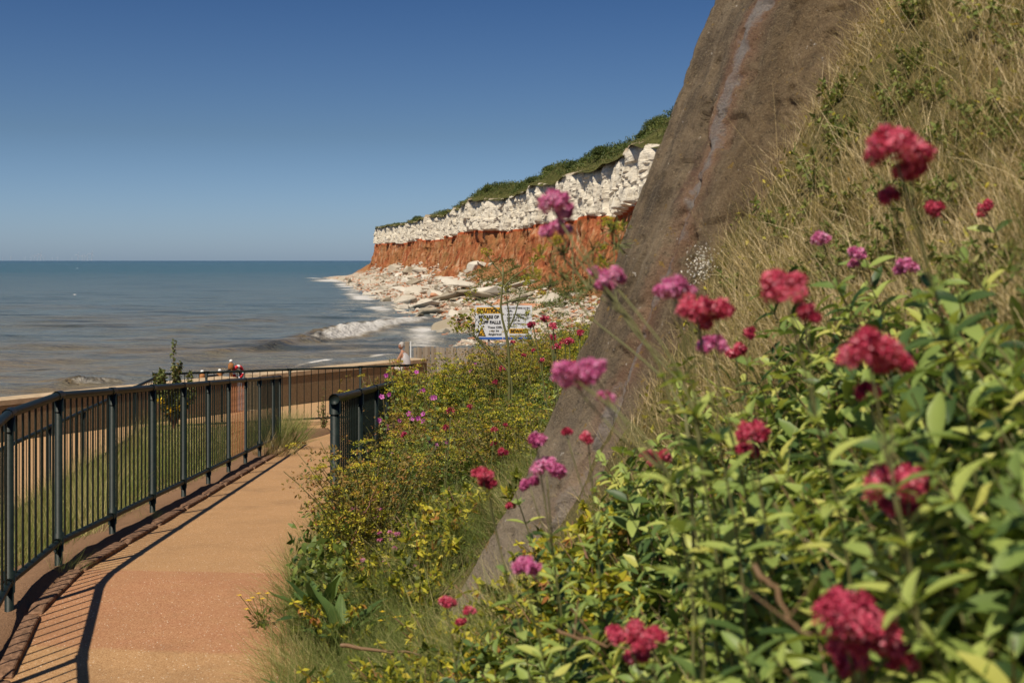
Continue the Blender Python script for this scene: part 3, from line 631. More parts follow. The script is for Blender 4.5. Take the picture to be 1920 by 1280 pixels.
# the edge seen in the photograph: pixel polyline on the plane of the face
def onface(px, py):
    uu, vv = (px-960)/F, (488-py)/F; r_ = np.array([uu, 1, vv]); o_ = np.array([0, 0, ZC]); t_ = ((FT-o_) @ Nn)/(r_ @ Nn); return o_+r_*t_
edge = [(790, 1240), (850, 1130), (900, 1035), (960, 930), (1000, 850), (1040, 760), (1075, 680), (1110, 600), (1150, 490), (1200, 360), (1252, 225), (1298, 100), (1338, 0), (1375, -110), (1415, -260)]
EP = np.array([onface(*p) for p in edge]); al_ = np.r_[0, np.cumsum(np.linalg.norm(np.diff(EP, axis=0), axis=1))]
na, nc = 460, 420
ta = np.linspace(0, al_[-1], na); Eg = np.stack([np.interp(ta, al_, EP[:, i]) for i in range(3)], 1)
Eg = Eg+norm(np.cross(Nn, E))*(fbm(ta*6, ta*0, 0, 4, 12)*.006)[:, None]
tc = np.r_[0, np.linspace(.0, 1, nc-1)**1.2*6.0]; Hn = norm(Hd)
V = Eg[:, None]+Hn[None, None]*tc[None, :, None]
A_, C_ = np.meshgrid(ta, tc, indexing='ij')
wv = C_-.52+.16*fbm(A_*1.6, C_*1.0, 0, 4, 33)+.03*vnoise(A_*14, C_*14, 0, 36); crk = (fbm(A_*.9, A_*0, 0, 3, 35) > -.25)*1.
disp = fbm(A_*2, C_*2, 0, 5, 13)*.020-.035*sstep(.075, .055, np.abs(wv))*crk-.03*sstep(.02, .008, np.abs(wv-.05))*crk+.012*sstep(-.02, .0, wv-.06)-.02*sstep(.55, .62, vnoise(A_*11, C_*11, 0, 37))-.03*sstep(.45, .7, fbm(A_*3, C_*3, 0, 4, 19))
bite = np.exp(-(C_/.04)**2)*(.01+.03*np.clip(fbm(A_*9, A_*0, 0, 3, 14), 0, 1)); disp = disp*sstep(.0, .25, C_)-bite*.5
V = V+Nn*disp[..., None]
th = .42
Vb = V[:, ::20]*1.0-Nn*th+Hn*.25; k = V.shape[1]
mb = MB(); mb.add(*grid(V[..., 0], V[..., 1], V[..., 2]))
Ve = np.stack([V[:, 0]-Nn*th+Hn*.10, V[:, 0]-Nn*.2+Hn*.02, V[:, 0]-Nn*.02, V[:, 0]], 1); mb.add(*grid(Ve[..., 0], Ve[..., 1], Ve[..., 2]))
Vb = np.stack([V[:, 0]-Nn*th+Hn*.10, V[:, -1]-Nn*th], 1)[:, ::-1]; mb.add(*grid(Vb[..., 0], Vb[..., 1], Vb[..., 2]))
Vt = np.stack([V[-1], V[-1]-Nn*th], 0); mb.add(*grid(Vt[..., 0], Vt[..., 1], Vt[..., 2]))
o = mb.build('concrete_buttress', M['concrete'], smooth=True)
A2 = np.concatenate([A_.ravel(), np.repeat(ta, 4), np.repeat(ta, 2), np.full(2*k, ta[-1])]); C2 = np.concatenate([C_.ravel(), np.zeros(na*4), np.zeros(na*2)+.3, np.tile(tc, 2)])
for nme, arr in (('along', A2), ('across', C2)):
    at = o.data.attributes.new(nme, 'FLOAT', 'POINT'); at.data.foreach_set('value', arr.astype(np.float32))
tag(o, 'tall sloping buttress of stained brown concrete with a long crack, standing in the grassy bank', 'buttress')

# ------------------------------------------------------------------ railings
def railing(name, posts, h, label, nbars=9, rail_r=.027, post_r=.026, bar_r=.0072, rust=(), group=None, ends=None, post_rs=None):
    """posts = [(x,y,zfoot)...]; a bay between each two; rust = bays whose bars are rusty"""
    P_ = np.array(posts, float); base = P_[len(P_)//2]; root = empty(name, base); tag(root, label, 'railing', group)
    def L(p): return np.asarray(p)-base
    top = P_+[0, 0, h]; bot = P_+[0, 0, .13]
    mb = MB(); mb.tube(L(top), rail_r, 12); mb.build('top_rail', M['metal'], root, smooth=True)
    mb = MB(); mb.tube(L(bot), rail_r*.85, 10); mb.build('bottom_rail', M['metal'], root, smooth=True)
    pm = None; cm = None
    for i, p in enumerate(P_):
        if pm is None:
            mb = MB(); mb.tube([(0, 0, -.12), (0, 0, h)], post_r, 12); mb.tube([(0, 0, h-.10), (0, 0, h-.01)], post_r*1.22, 12); mb.tube([(0, 0, .07), (0, 0, .19)], post_r*1.25, 12)
            pm = mb.build('post', M['metal'], root, smooth=True); po = pm
        else: po = pm.copy(); COL.objects.link(po)
        po.parent = root; po.location = L(p)
        dx = P_[min(i+1, len(P_)-1)]-P_[max(i-1, 0)]; dx /= np.linalg.norm(dx)
        mb = MB()
        for zz, rr in ((h, rail_r*1.22), (.13, rail_r*1.1)):
            c_ = L(p+np.array([0, 0, zz])); mb = MB(); mb.tube([c_-dx*.055, c_+dx*.055], rr, 10); mb.build('rail_clamp', M['metal'], root, smooth=True)
    allb = []
    for i in range(len(P_)-1):
        a, b = P_[i], P_[i+1]; nb = max(2, int(round(nbars*np.linalg.norm((b-a)[:2])/1.35)))
        for j in range(nb): allb.append((a+(b-a)*(j+1)/(nb+1), i in rust))
    allb.sort(key=lambda t: np.hypot(*t[0][:2])); pr = {}
    vis = [t for t in allb if abs(t[0][0]/max(t[0][1], .1)) < .5]; rest = [t for t in allb if abs(t[0][0]/max(t[0][1], .1)) >= .5]
    one, more = vis[:100], vis[100:]+rest
    for p, ru in one:
        mat = M['rust'] if ru else M['metal']
        if ru not in pr:
            mb = MB(); mb.tube([(0, 0, .13), (0, 0, h)], bar_r, 6, caps=False); o_ = mb.build('bar', mat, root, smooth=True); pr[ru] = o_
        else: o_ = pr[ru].copy(); COL.objects.link(o_); o_.parent = root
        if ru: o_['label'] = 'rusty brown bar'
        o_.location = L(p)
    if more:
        mb = MB()
        for p, ru in more: mb.tube([L(p)+[0, 0, .13], L(p)+[0, 0, h]], bar_r, 6, caps=False)
        tag(mb.build('bar', M['metal'], root, smooth=True), kind='stuff')
    return root
py_ = [2.6, 4.1, 5.5, 6.85, 7.9, 9.25, 10.6, 11.95, 13.3, 14.65, 16.0, 17.35, 18.85, 19.7]
railing('railing', [(float(Xf(y)), y, float(zfoot(y))) for y in py_], 1.07, 'dark green metal railing with thick posts running down the left edge of the path', nbars=9, rust=(9, 11), rail_r=.026, post_r=.025)
ys2 = np.arange(8.4, 24.7, 1.8); p2 = [(float(X2(y)), y, PROM+.12) for y in ys2]+[(-7.17, 24.65, PROM+.12)]
railing('railing', p2, 1.02, 'dark railing beyond the grass strip, seen through the bars of the near one', nbars=8, bar_r=.0065, rail_r=.027)
c0, c1 = np.array([-7.17, 24.65]), np.array([-2.15, 26.8])
p3 = [(*(c0+(c1-c0)*t), PROM+.03) for t in (.0, .185, .50, .78, 1)]
railing('railing', p3, 1.18, 'low dark railing crossing the end of the path in front of the sea wall', nbars=8, bar_r=.008, rail_r=.024)
p4 = [(-1.19, 8.24, 0), (-1.26, 10.1, 0), (-1.34, 12.0, 0), (-1.43, 13.9, 0), (-1.52, 15.8, 0), (-1.62, 17.6, 0)]
p4 = [(a, b, float(pz(b))+.03) for a, b, c in p4]
railing('railing', p4, 1.06, 'short dark railing half buried in the yellow green plants right of the path', nbars=9, rail_r=.030, post_r=.032)

# kerb of worn timber sleepers along the railing foot
M['kerb'] = simple('worn_kerb', (.20, .115, .07), .92, .1, .6, 26, .02)
ky = 2.4; i = 0; kerbs = []
klab = {5: 'worn red-brown kerb block nearest to the bottom left corner of the picture', 6: 'chipped kerb block beside the grass tuft at the bend of the railing'}
while ky < 19.2:
    L_ = random.uniform(1.02, 1.2); a = np.array([float(Xf(ky))+.145, ky, float(zfoot(ky))-.02]); b = np.array([float(Xf(ky+L_-.04))+.145, ky+L_-.04, float(zfoot(ky+L_))-.02])
    n_ = 26; t = np.linspace(0, 1, n_); ctr = a+(b-a)*t[:, None]; mb = MB()
    prof = np.array([(-.04, -.1), (-.042, .0), (-.038, .006), (.0, .008), (.036, .005), (.042, -.002), (.043, -.1)])
    X_ = ctr[:, None, 0]+prof[None, :, 0]; Y_ = ctr[:, None, 1]+0*prof[None, :, 0]; Z_ = ctr[:, None, 2]+prof[None, :, 1]
    X_ = X_+fbm(X_*9, Y_*2, Z_*9, 3, i)*.006; Z_ = Z_+fbm(X_*11, Y_*2.5, Z_*5, 2, i+50)*.004; taper = np.minimum(np.minimum(t, 1-t)*14, 1)[:, None]
    Z_ = np.where(prof[None, :, 1] > -.05, Z_-(1-taper)*.03, Z_)
    mb.add(*grid(X_[:, ::-1], Y_[:, ::-1], Z_[:, ::-1]))
    for e_ in (0, -1):
        pts = np.stack([X_[e_], Y_[e_], Z_[e_]], 1); mb.add(pts, [[0, 1, 2, 3], [0, 3, 4, 6], [4, 5, 6, 6]])
    o = mb.build('kerb_block', M['kerb'], smooth=False, loc=a)
    tag(o, 'worn red-brown kerb block in the row between the railing and the path', 'kerb', 'kerb blocks along the railing'); kerbs.append(o); ky += L_; i += 1
ky = 9.0
while ky < 24:
    L_ = random.uniform(.5, .9); x_ = float(X2(ky))+.35; mb = MB(); rock = hv[i % 5]
    V_ = rock[0]*[.22, L_*.9, .16]; mb.add(V_, rock[1], .5); o = mb.build('edging_stone', M['kerb']); o.location = (x_, ky, PROM+.20); o.rotation_euler = (0, 0, random.uniform(-.15, .25))
    tag(o, 'dark rough edging stone in the grass beside the lower railing', 'stone', 'edging stones beside the lower railing'); ky += L_+.1; i += 1

# ------------------------------------------------------------------ sea wall
m = N_('seawall_concrete'); P = m.pos(); n1 = m.noise(45, 3, .75, P); n2 = m.noise(1.2, 4, .6, P)
c = m.ramp(n1, [(.3, (.12, .085, .05)), (.55, (.27, .20, .12)), (.75, (.40, .31, .20))]); c = m.mix(m.math('MULTIPLY', n2, .4), c, (.20, .14, .08))
m.col(c, .95, .1); m.bump(n1, .012); M['seawall'] = m.m
M['coping'] = simple('coping_concrete', (.44, .33, .21), .9, .12, .25, 6, .004)
nrm = np.array([-wd[1], wd[0]])  # seaward
def wallpiece(t0, t1, label):
    c_ = a0+wd*(t0+t1)/2; root = empty('sea_wall', (*c_, PROM)); tag(root, label, 'wall', 'sea wall lengths')
    ang = math.atan2(wd[1], wd[0]); Rz = np.array([[math.cos(ang), -math.sin(ang), 0], [math.sin(ang), math.cos(ang), 0], [0, 0, 1]])
    L_ = t1-t0; off = nrm*.31
    mb = MB(); n_ = max(2, int(L_/3)); 
    for k in range(n_):
        cc = wd*((k+.5)/n_-.5)*L_+off
        mb.box(cc[0], cc[1], -1.6, L_/n_-.012, .56, 4.58, Rz)
    mb.box(off[0], off[1], -1.62, L_-.02, .54, 4.5, Rz); mb.build('wall_body', M['seawall'], root)
    mb = MB()
    for k in range(n_):
        cc = wd*((k+.5)/n_-.5)*L_+off; mb.box(cc[0], cc[1], .75, L_/n_-.015, .60, .10, Rz)
    mb.build('coping', M['coping'], root)
a0 = np.array([-13.3, 19.])
tg0 = (((448-960)/F)*a0[1]-a0[0])/(wd[0]-(448-960)/F*wd[1]); tg1 = (((490-960)/F)*a0[1]-a0[0])/(wd[0]-(490-960)/F*wd[1])
wallpiece(-45, tg0, 'brown pebbly sea wall with a pale coping, the long length left of the steps')
wallpiece(tg1, 18.3, 'brown pebbly sea wall with a pale coping, the short length right of the steps')
# steps down to the water in the gap
mb = MB(); ang = math.atan2(wd[1], wd[0]); Rz = np.array([[math.cos(ang), -math.sin(ang), 0], [math.sin(ang), math.cos(ang), 0], [0, 0, 1]])
for k in range(14):
    cc = a0+wd*(tg0+tg1)/2+nrm*(.15+.28*k); mb.box(cc[0], cc[1], PROM-.02-.17*k-1.0, tg1-tg0-.02, .279, 2.0, Rz)
tag(mb.build('steps', M['coping'], loc=(*(a0+wd*(tg0+tg1)/2), PROM)), 'concrete steps going down to the water through the gap in the sea wall', 'steps')
# handrail with ball-topped posts
def tfor(px, off):              # distance along the wall at which a point off metres to seaward is seen in column px
    uu = (px-960)/F; q_ = a0+nrm*off; return (uu*q_[1]-q_[0])/(wd[0]-uu*wd[1])
hp = [a0+wd*tfor(379, .85)+nrm*.85, a0+wd*tfor(412, .95)+nrm*.95, a0+wd*tfor(433, 1.25)+nrm*1.25]
M['orange'] = simple('weathered_orange_wood', (.36, .15, .05), .7, .2, .3, 12)
root = empty('handrail', (*hp[1], PROM-1)); tag(root, 'black handrail of the beach steps with three orange posts topped by white balls', 'handrail')
for k, p in enumerate(hp):
    q = np.array([*(p-hp[1]), 0]); zt_ = .83+[1.02, 1.0, 1.17][k]
    mb = MB(); mb.tube([q+[0, 0, -1.5], q+[0, 0, zt_-.12]], .035, 8); mb.tube([q+[0, 0, zt_-.17], q+[0, 0, zt_-.13], q+[0, 0, zt_-.02], q+[0, 0, zt_+.02]], [.045, .07, .07, .035], 8)
    po = mb.build('post', M['orange'], root, smooth=True)
    mb = MB(); th = np.linspace(-PI/2, PI/2, 8); mb.tube([q+[0, 0, zt_+.06+.042*math.sin(t_)] for t_ in th], [.042*max(math.cos(t_), .05) for t_ in th], 10); mb.build('ball_finial', M['white_paint'], po, smooth=True)
mb = MB(); z1 = 1.79; q = [np.array([*(p-hp[1]), 0]) for p in hp]
mb.tube([q[0]+[0, 0, z1], q[1]+[0, 0, z1+.0], q[2]+[0, 0, z1+.08], q[2]+[wd[0]*.25, wd[1]*.25, z1+.02], q[2]+[wd[0]*.8+nrm[0]*.4, wd[1]*.8+nrm[1]*.4, z1-.62]], .022, 8)
M['black'] = simple('black_steel', (.012, .013, .016), .4, .4, .2)
mb.tube([q[0]+[0, 0, z1-.05], q[1]+[0, 0, z1-.09]], .013, 6); mb.build('rail', M['black'], root, smooth=True)
# lifebuoy hanging there
M['redp'] = simple('red_plastic', (.62, .03, .035), .4, .4, .05)
c_ = np.array([*(hp[2]+wd*.22), PROM+.77]); th = np.linspace(0, 2*PI, 25); root = empty('lifebuoy', c_); tag(root, 'red and white lifebuoy hanging by the tallest ball-topped post', 'lifebuoy')
ax = np.array([*wd, 0])
def arc(a, b): return [ax*.14*math.cos(t_)+np.array([0, 0, .14*math.sin(t_)]) for t_ in np.linspace(a, b, 7)]
for k in range(4):
    mb = MB(); mb.tube(arc(k*PI/2+.2, (k+1)*PI/2-.2), .045, 8); mb.build('ring_section', M['redp'], root, smooth=True)
    mb = MB(); mb.tube(arc(k*PI/2-.2, k*PI/2+.2), .047, 8); mb.build('white_band', M['white_paint'], root, smooth=True)

# ------------------------------------------------------------------ warning sign
def text(s, x, z, size, mat, parent, y=-.004, bold=.0, w=None, align='LEFT'):
    cu = bpy.data.curves.new('lettering', 'FONT'); cu.body = s; cu.size = size; cu.offset = bold; cu.extrude = .001; cu.align_x = align; cu.resolution_u = 3
    to = bpy.data.objects.new('lettering', cu); COL.objects.link(to); bpy.context.view_layer.update()
    me = bpy.data.meshes.new_from_object(to); bpy.data.objects.remove(to)
    if w:
        xs = [v_.co.x for v_ in me.vertices]; f = w/(max(xs)-min(xs))
        for v_ in me.vertices: v_.co.x *= f
    me.materials.clear(); me.materials.append(mat); o_ = bpy.data.objects.new('lettering', me); COL.objects.link(o_); o_.parent = parent
    o_.location = (x, y, z); o_.rotation_euler = (R(90), 0, 0); return o_
M['signyellow'] = simple('sign_yellow', (.78, .42, .03), .5, .3, .05, 5); M['signblue'] = simple('sign_blue', (.03, .12, .45), .5, .3, .05, 5)
M['ink'] = simple('black_ink', (.015, .015, .015), .5, .3, .05); M['signwhite'] = simple('sign_white', (.72, .72, .73), .45, .35, .06, 3)
SD = 38.6; s1 = SD/F            # metres per photo pixel at the sign
bl = W(890.7, 636.7, SD); sw, sh_ = 107*s1, 64.3*s1
root = empty('warning_sign', (bl[0]+sw/2, SD, PROM)); tag(root, 'white CAUTION board about cliff falls with yellow bands, on two posts above the plants', 'sign')
z0 = bl[2]-PROM; 
def sp(zx, zy): return ((zx-335)/10.667*s1-sw/2, z0+(925-zy)/10.667*s1)
for k, (xa, xb) in enumerate(((335, 886), (894, 1475))):
    (x0, _), (x1, _) = sp(xa, 0), sp(xb, 0); mb = MB(); mb.box((x0+x1)/2, .012, z0+sh_/2, x1-x0, .02, sh_, tint=.5); bd = mb.build('board', M['signwhite'], root)
(x0, za), (x1, zb_) = sp(365, 400), sp(862, 280); mb = MB(); mb.box((x0+x1)/2, -.001, (za+zb_)/2, x1-x0, .003, zb_-za); mb.build('yellow_band', M['signyellow'], root)
(x0, za), (x1, zb_) = sp(1020, 800), sp(1400, 705); mb = MB(); mb.box((x0+x1)/2, -.001, (za+zb_)/2, x1-x0, .003, zb_-za); mb.build('yellow_band', M['signyellow'], root)
for xa, xb in ((410, 884), (896, 1470)):
    (x0, za), (x1, zb_) = sp(xa, 918), sp(xb, 875); mb = MB(); mb.box((x0+x1)/2, -.001, (za+zb_)/2, x1-x0, .003, zb_-za); mb.build('blue_stripe', M['signblue'], root)
def T(s, zx0, zx1, zybase, zh, bold=.004, y=-.004):
    (x0, z_), (x1, _) = sp(zx0, zybase), sp(zx1, 0); text(s, x0, z_, zh/10.667*s1/.70, M['ink'], root, y, bold, x1-x0)
T('CAUTION!', 372, 858, 382, 78, .009, -.006); T('BEWARE OF', 405, 810, 500, 60, .006); T('CLIFF FALLS', 395, 850, 606, 60, .006)
T('These Cliffs', 585, 872, 696, 42, .002); T('can be', 650, 812, 762, 38, .002); T('dangerous!', 598, 866, 830, 38, .002)
T('DO NOT climb on the', 972, 1425, 306, 34, .002); T('cliffs.', 972, 1090, 366, 34, .001); T('STAY AWAY from the', 972, 1412, 438, 34, .002); T('edge of the cliffs.', 972, 1335, 498, 34, .001)
T('DO NOT sit', 972, 1230, 558, 34, .002); T('near the bottom of', 972, 1420, 618, 34, .001); T('cliffs.', 972, 1090, 670, 34, .001); T('BEWARE', 1040, 1380, 782, 62, .006, -.006); T('They can be dangerous', 1020, 1400, 858, 26, .001)
for zy in (306, 438, 558): T('.', 930, 945, zy-8, 40, .006)
def tri(mat, pts, y, nm):
    mb = MB(); p = [sp(*q_) for q_ in pts]; mb.add([(x_, y, z_) for x_, z_ in p]+[(x_, y+.003, z_) for x_, z_ in p], [[0, 1, 2, 2], [3, 5, 4, 4], [0, 3, 4, 1], [1, 4, 5, 2], [2, 5, 3, 0]]); return mb.build(nm, mat, root)
tri(M['ink'], [(385, 850), (555, 862), (470, 640)], -.002, 'hazard_triangle'); tri(M['signyellow'], [(412, 835), (528, 842), (470, 690)], -.005, 'hazard_triangle')
mb = MB()
for x_, z_, s_ in ((470, 745, 14), (488, 775, 16), (462, 805, 18), (500, 812, 13), (448, 820, 10)):
    p = sp(x_, z_); mb.box(p[0], -.007, p[1], s_/10.667*s1*1.3, .002, s_/10.667*s1*1.6, np.array(Matrix.Rotation(.5+x_, 3, 'Y')))
mb.build('falling_rock_symbol', M['ink'], root)
M['post_wood'] = simple('grey_post', (.25, .22, .19), .8, .2, .2, 10)
for x_ in (610, 1250):
    p = sp(x_, 0); mb = MB(); mb.box(p[0], .06, (z0+sh_)/2, .07, .06, z0+sh_+.02); mb.build('post', M['post_wood'], root)
# timber paling fence
m = N_('weathered_paling'); oi = m.new('ShaderNodeObjectInfo').outputs['Random']; n1 = m.noise(6, 4, .7, m.coord((6, 6, .6)))
c = m.ramp(oi, [(0, (.24, .175, .12)), (.5, (.36, .28, .20)), (1, (.46, .38, .29))]); c = m.mix(m.math('MULTIPLY', n1, .5), c, (.17, .12, .08)); m.col(c, .85, .15); M['paling'] = m.m
PD = 37.; pl = W(778, 645, PD); root = empty('paling_fence', (pl[0], PD, PROM)); tag(root, 'weathered timber paling fence at the end of the promenade below the warning sign', 'fence')
x_ = 0.; pr = None; xe = W(1060, 645, PD)[0]-pl[0]
while x_ < xe:
    if pr is None:
        mb = MB(); mb.box(0, 0, .44, .082, .03, .90); pr = mb.build('paling', M['paling'], root); o = pr
    else: o = pr.copy(); COL.objects.link(o); o.parent = root
    o.location = (x_, random.uniform(-.008, .008), random.uniform(-.025, .03)-(x_/xe)*.06); o.rotation_euler = (0, random.uniform(-.02, .02), 0); x_ += .087
mb = MB(); mb.box(-.24, .02, .52, .12, .12, 1.05); o = mb.build('end_post', M['paling'], root)
mb = MB(); mb.box(-.13, .02, .5, .035, .05, 1.1); o = mb.build('end_post', M['white_paint'], root)
for zz in (.2, .7):
    mb = MB(); mb.box(xe/2, .05, zz, xe, .05, .08); mb.build('cross_rail', M['paling'], root)

# ------------------------------------------------------------------ wind turbines far out at sea
tx_ = [(20, .55), (58, .5), (64, .7), (70, .8), (76, 1.), (82, .55), (98, .45), (108, .5), (146, .9), (154, .75), (158, .8), (164, .8), (172, 1.1), (47, .45), (135, .45), (5, .4)]
M['turbine'] = simple('turbine_white', (.5, .54, .6), .6, .2, .02)
proto = None
def turbine():
    r_ = empty('wind_turbine', (0, 0, 0)); mb = MB(); mb.tube([(0, 0, 0), (0, 0, 80)], [2.6, 1.6], 8); mb.build('tower', M['turbine'], r_)
    mb = MB(); mb.box(0, 0, 81, 4, 10, 4); mb.build('nacelle', M['turbine'], r_)
    for k in range(3):
        a_ = k*2*PI/3+.4; mb = MB(); mb.tube([(0, -6, 81), (20*math.sin(a_), -6, 81+20*math.cos(a_)), (42*math.sin(a_), -6, 81+42*math.cos(a_))], [1.6, 1.8, .4], 5); mb.build('blade', M['turbine'], r_)
    return r_
for k, (px, s) in enumerate(tx_):
    o = proto = turbine() if k == 0 else copy_tree(proto)
    if k == 0: first = o
    proto = first; d_ = 14500.; o.location = ((px-960)/F*d_, d_, 0); o.scale = (1, 1, 1); o.rotation_euler = (0, 0, 0); o.scale = (s, s, s)
    tag(o, 'faint white wind turbine far out on the horizon at the left', 'wind turbine', 'wind turbines on the horizon')

# ------------------------------------------------------------------ people
M['skin'] = simple('skin', (.38, .19, .12), .55, .3, .08, 12); M['grey_hair'] = simple('grey_hair', (.40, .37, .34), .8, .2, .2, 60); M['dark_hair'] = simple('dark_hair', (.10, .06, .035), .8, .2, .3, 60)
M['white_cloth'] = simple('white_cloth', (.50, .48, .48), .9, .1, .06, 20); M['black_cloth'] = simple('black_cloth', (.014, .014, .02), .9, .1, .2, 20); M['pale_cloth'] = simple('pale_shorts', (.55, .50, .48), .9, .1, .1, 20); M['tan_cloth'] = simple('tan_top', (.40, .22, .14), .9, .1, .1, 20)
def skinmesh(name, joints, bones, mat, parent, rootj=0):
    me = bpy.data.meshes.new(name); names = list(joints); me.from_pydata([joints[n_][0] for n_ in names], [(names.index(a), names.index(b)) for a, b in bones], []); me.materials.append(mat)
    o_ = bpy.data.objects.new(name, me); COL.objects.link(o_); o_.parent = parent
    md = o_.modifiers.new('skin', 'SKIN'); md.use_smooth_shade = True
    if not me.skin_vertices: me.attributes  # layer is created with the modifier below
    bpy.context.view_layer.objects.active = o_
    if not me.skin_vertices:
        bm = bmesh.new(); bm.from_mesh(me); bm.verts.layers.skin.verify(); bm.to_mesh(me); bm.free()
    for i_, n_ in enumerate(names):
        r_ = joints[n_][1]; sv = me.skin_vertices[0].data[i_]; sv.radius = (r_, r_) if not isinstance(r_, tuple) else r_; sv.use_root = i_ == rootj
    sd_ = o_.modifiers.new('sub', 'SUBSURF'); sd_.levels = sd_.render_levels = 2
    return o_
def head(parent, c, r, hair, face, hairmat):
    """face: unit direction the face looks"""
    c = np.array(c, float); f = np.array(face, float); s_ = norm(np.cross(f, [0, 0, 1])); mb = MB()
    nt, npn = 14, 18; t = np.linspace(0, PI, nt); p = np.linspace(0, 2*PI, npn)
    T_, P_2 = np.meshgrid(t, p, indexing='ij'); a_ = np.sin(T_)*np.cos(P_2); b_ = np.sin(T_)*np.sin(P_2); z_ = np.cos(T_)
    jaw = 1-.28*np.clip(-z_, 0, 1); nose = .22*np.exp(-((z_+.08)/.16)**2-(b_/.16)**2)*(a_ > 0); brow = .04*np.exp(-((z_-.22)/.1)**2)*(a_ > 0); eye = -.07*np.exp(-((z_-.08)/.09)**2-((np.abs(b_)-.3)/.13)**2)*(a_ > 0); mouth = -.05*np.exp(-((z_+.42)/.05)**2-(b_/.25)**2)*(a_ > 0)
    rr = r*jaw*(1+nose+brow+eye+mouth); V = c+(rr*a_)[..., None]*f+(rr*b_*.82)[..., None]*s_+(r*1.22*z_)[..., None]*np.array([0, 0, 1.])
    mb.add(*grid(V[..., 0], V[..., 1], V[..., 2]))
    for sg_ in (-1, 1):
        e_ = c+s_*sg_*r*.84; mb.tube([e_+[0, 0, -r*.28], e_+s_*sg_*r*.08, e_+[0, 0, r*.25]], [r*.08, r*.16, r*.1], 6)
    h_ = mb.build('head', M['skin'], parent, smooth=True)
    mb = MB(); V = c+(r*1.1*a_-r*.14)[..., None]*f+(r*.94*b_)[..., None]*s_+(r*1.32*z_+r*.06)[..., None]*np.array([0, 0, 1.]); V = V+rng.normal(0, r*.02, V.shape)
    keep = (z_ > .25) | ((a_ < -.05) & (z_ > -.45)); Vf, Qf = grid(V[..., 0], V[..., 1], V[..., 2]); kf = keep.ravel(); Qf = Qf[kf[Qf].all(1)]; mb.add(Vf, Qf); mb.build('hair', hairmat, h_, smooth=True)
def hand(joints, bones, wrist, fwd, side, s=1.0, nm='h', curl=.3):
    w_ = np.array(joints[wrist][0], float); f = np.array(fwd, float)/np.linalg.norm(fwd); sd_ = np.array(side, float); dn = np.cross(f, sd_)
    palm = w_+f*.06*s; joints[nm+'p'] = (palm, (.028*s, .014*s)); bones.append((wrist, nm+'p'))
    for k, ln in enumerate((.065, .075, .07, .055)):
        b_ = palm+f*.02+sd_*(k-1.5)*.021*s; t1 = b_+f*ln*.55*s-dn*curl*.02; t2 = t1+f*ln*.4*s-dn*curl*.04
        joints[f'{nm}a{k}'] = (b_, .009*s); joints[f'{nm}b{k}'] = (t1, .008*s); joints[f'{nm}c{k}'] = (t2, .007*s); bones += [(nm+'p', f'{nm}a{k}'), (f'{nm}a{k}', f'{nm}b{k}'), (f'{nm}b{k}', f'{nm}c{k}')]
    b_ = w_+f*.035*s+sd_*.028*s; joints[nm+'t'] = (b_+sd_*.03*s+f*.03*s, .009*s); bones.append((nm+'p', nm+'t'))
# seated person on the end of the sea wall, facing the sea (to the left), arms forward on the knees
sb = W(760, 664, 32.45); sx_, sz_ = sb[0], PROM+.56
root = empty('person', (sx_, 32.45, sz_), R(-25)); root.scale = (.82, .82, .82); tag(root, 'seated grey-haired person in white, arms bare, on the sea wall facing the sea', 'person')
J = {'pelvis': ((.05, 0, .12), .15), 'waist': ((.03, 0, .30), .14), 'chest': ((-.05, 0, .50), .155), 'neck': ((-.11, 0, .64), .055), 'hd': ((-.135, 0, .70), .05)}
B_ = [('pelvis', 'waist'), ('waist', 'chest'), ('chest', 'neck'), ('neck', 'hd')]
for sg_, k in ((-1, 'l'), (1, 'r')):
    J['sh'+k] = ((-.06, .16*sg_, .56), .06); J['el'+k] = ((-.20, .21*sg_, .32), .045); J['wr'+k] = ((-.44, .15*sg_, .27), .028)
    J['hp'+k] = ((.0, .09*sg_, .09), .095); J['kn'+k] = ((-.42, .12*sg_, .12), .065); J['an'+k] = ((-.46, .13*sg_, -.32), .042); J['to'+k] = ((-.62, .13*sg_, -.37), .035)
    B_ += [('chest', 'sh'+k), ('sh'+k, 'el'+k), ('el'+k, 'wr'+k), ('pelvis', 'hp'+k), ('hp'+k, 'kn'+k), ('kn'+k, 'an'+k), ('an'+k, 'to'+k)]
    hand(J, B_, 'wr'+k, (-1, 0, -.2), (0, -sg_, 0), 1, 'h'+k)
body = skinmesh('body', J, B_, M['skin'], root)
head(root, (-.16, 0, .82), .095, 1, (-.97, 0, -.24), M['grey_hair'])
J2 = {'a': ((.055, 0, .08), .17), 'b': ((.035, 0, .30), .16), 'c': ((-.045, 0, .50), .17), 'd': ((-.09, 0, .60), .09), 'l': ((-.06, -.15, .55), .075), 'r': ((-.06, .15, .55), .075)}
skinmesh('white_top', J2, [('a', 'b'), ('b', 'c'), ('c', 'd'), ('c', 'l'), ('c', 'r')], M['white_cloth'], root)
J3 = {'p': ((.04, 0, .11), .165)}
B3 = []
for sg_, k in ((-1, 'l'), (1, 'r')): J3['h'+k] = ((-.05, .1*sg_, .10), .11); J3['k'+k] = ((-.34, .12*sg_, .12), .085); B3 += [('p', 'h'+k), ('h'+k, 'k'+k)]
skinmesh('shorts', J3, B3, M['pale_cloth'], root)
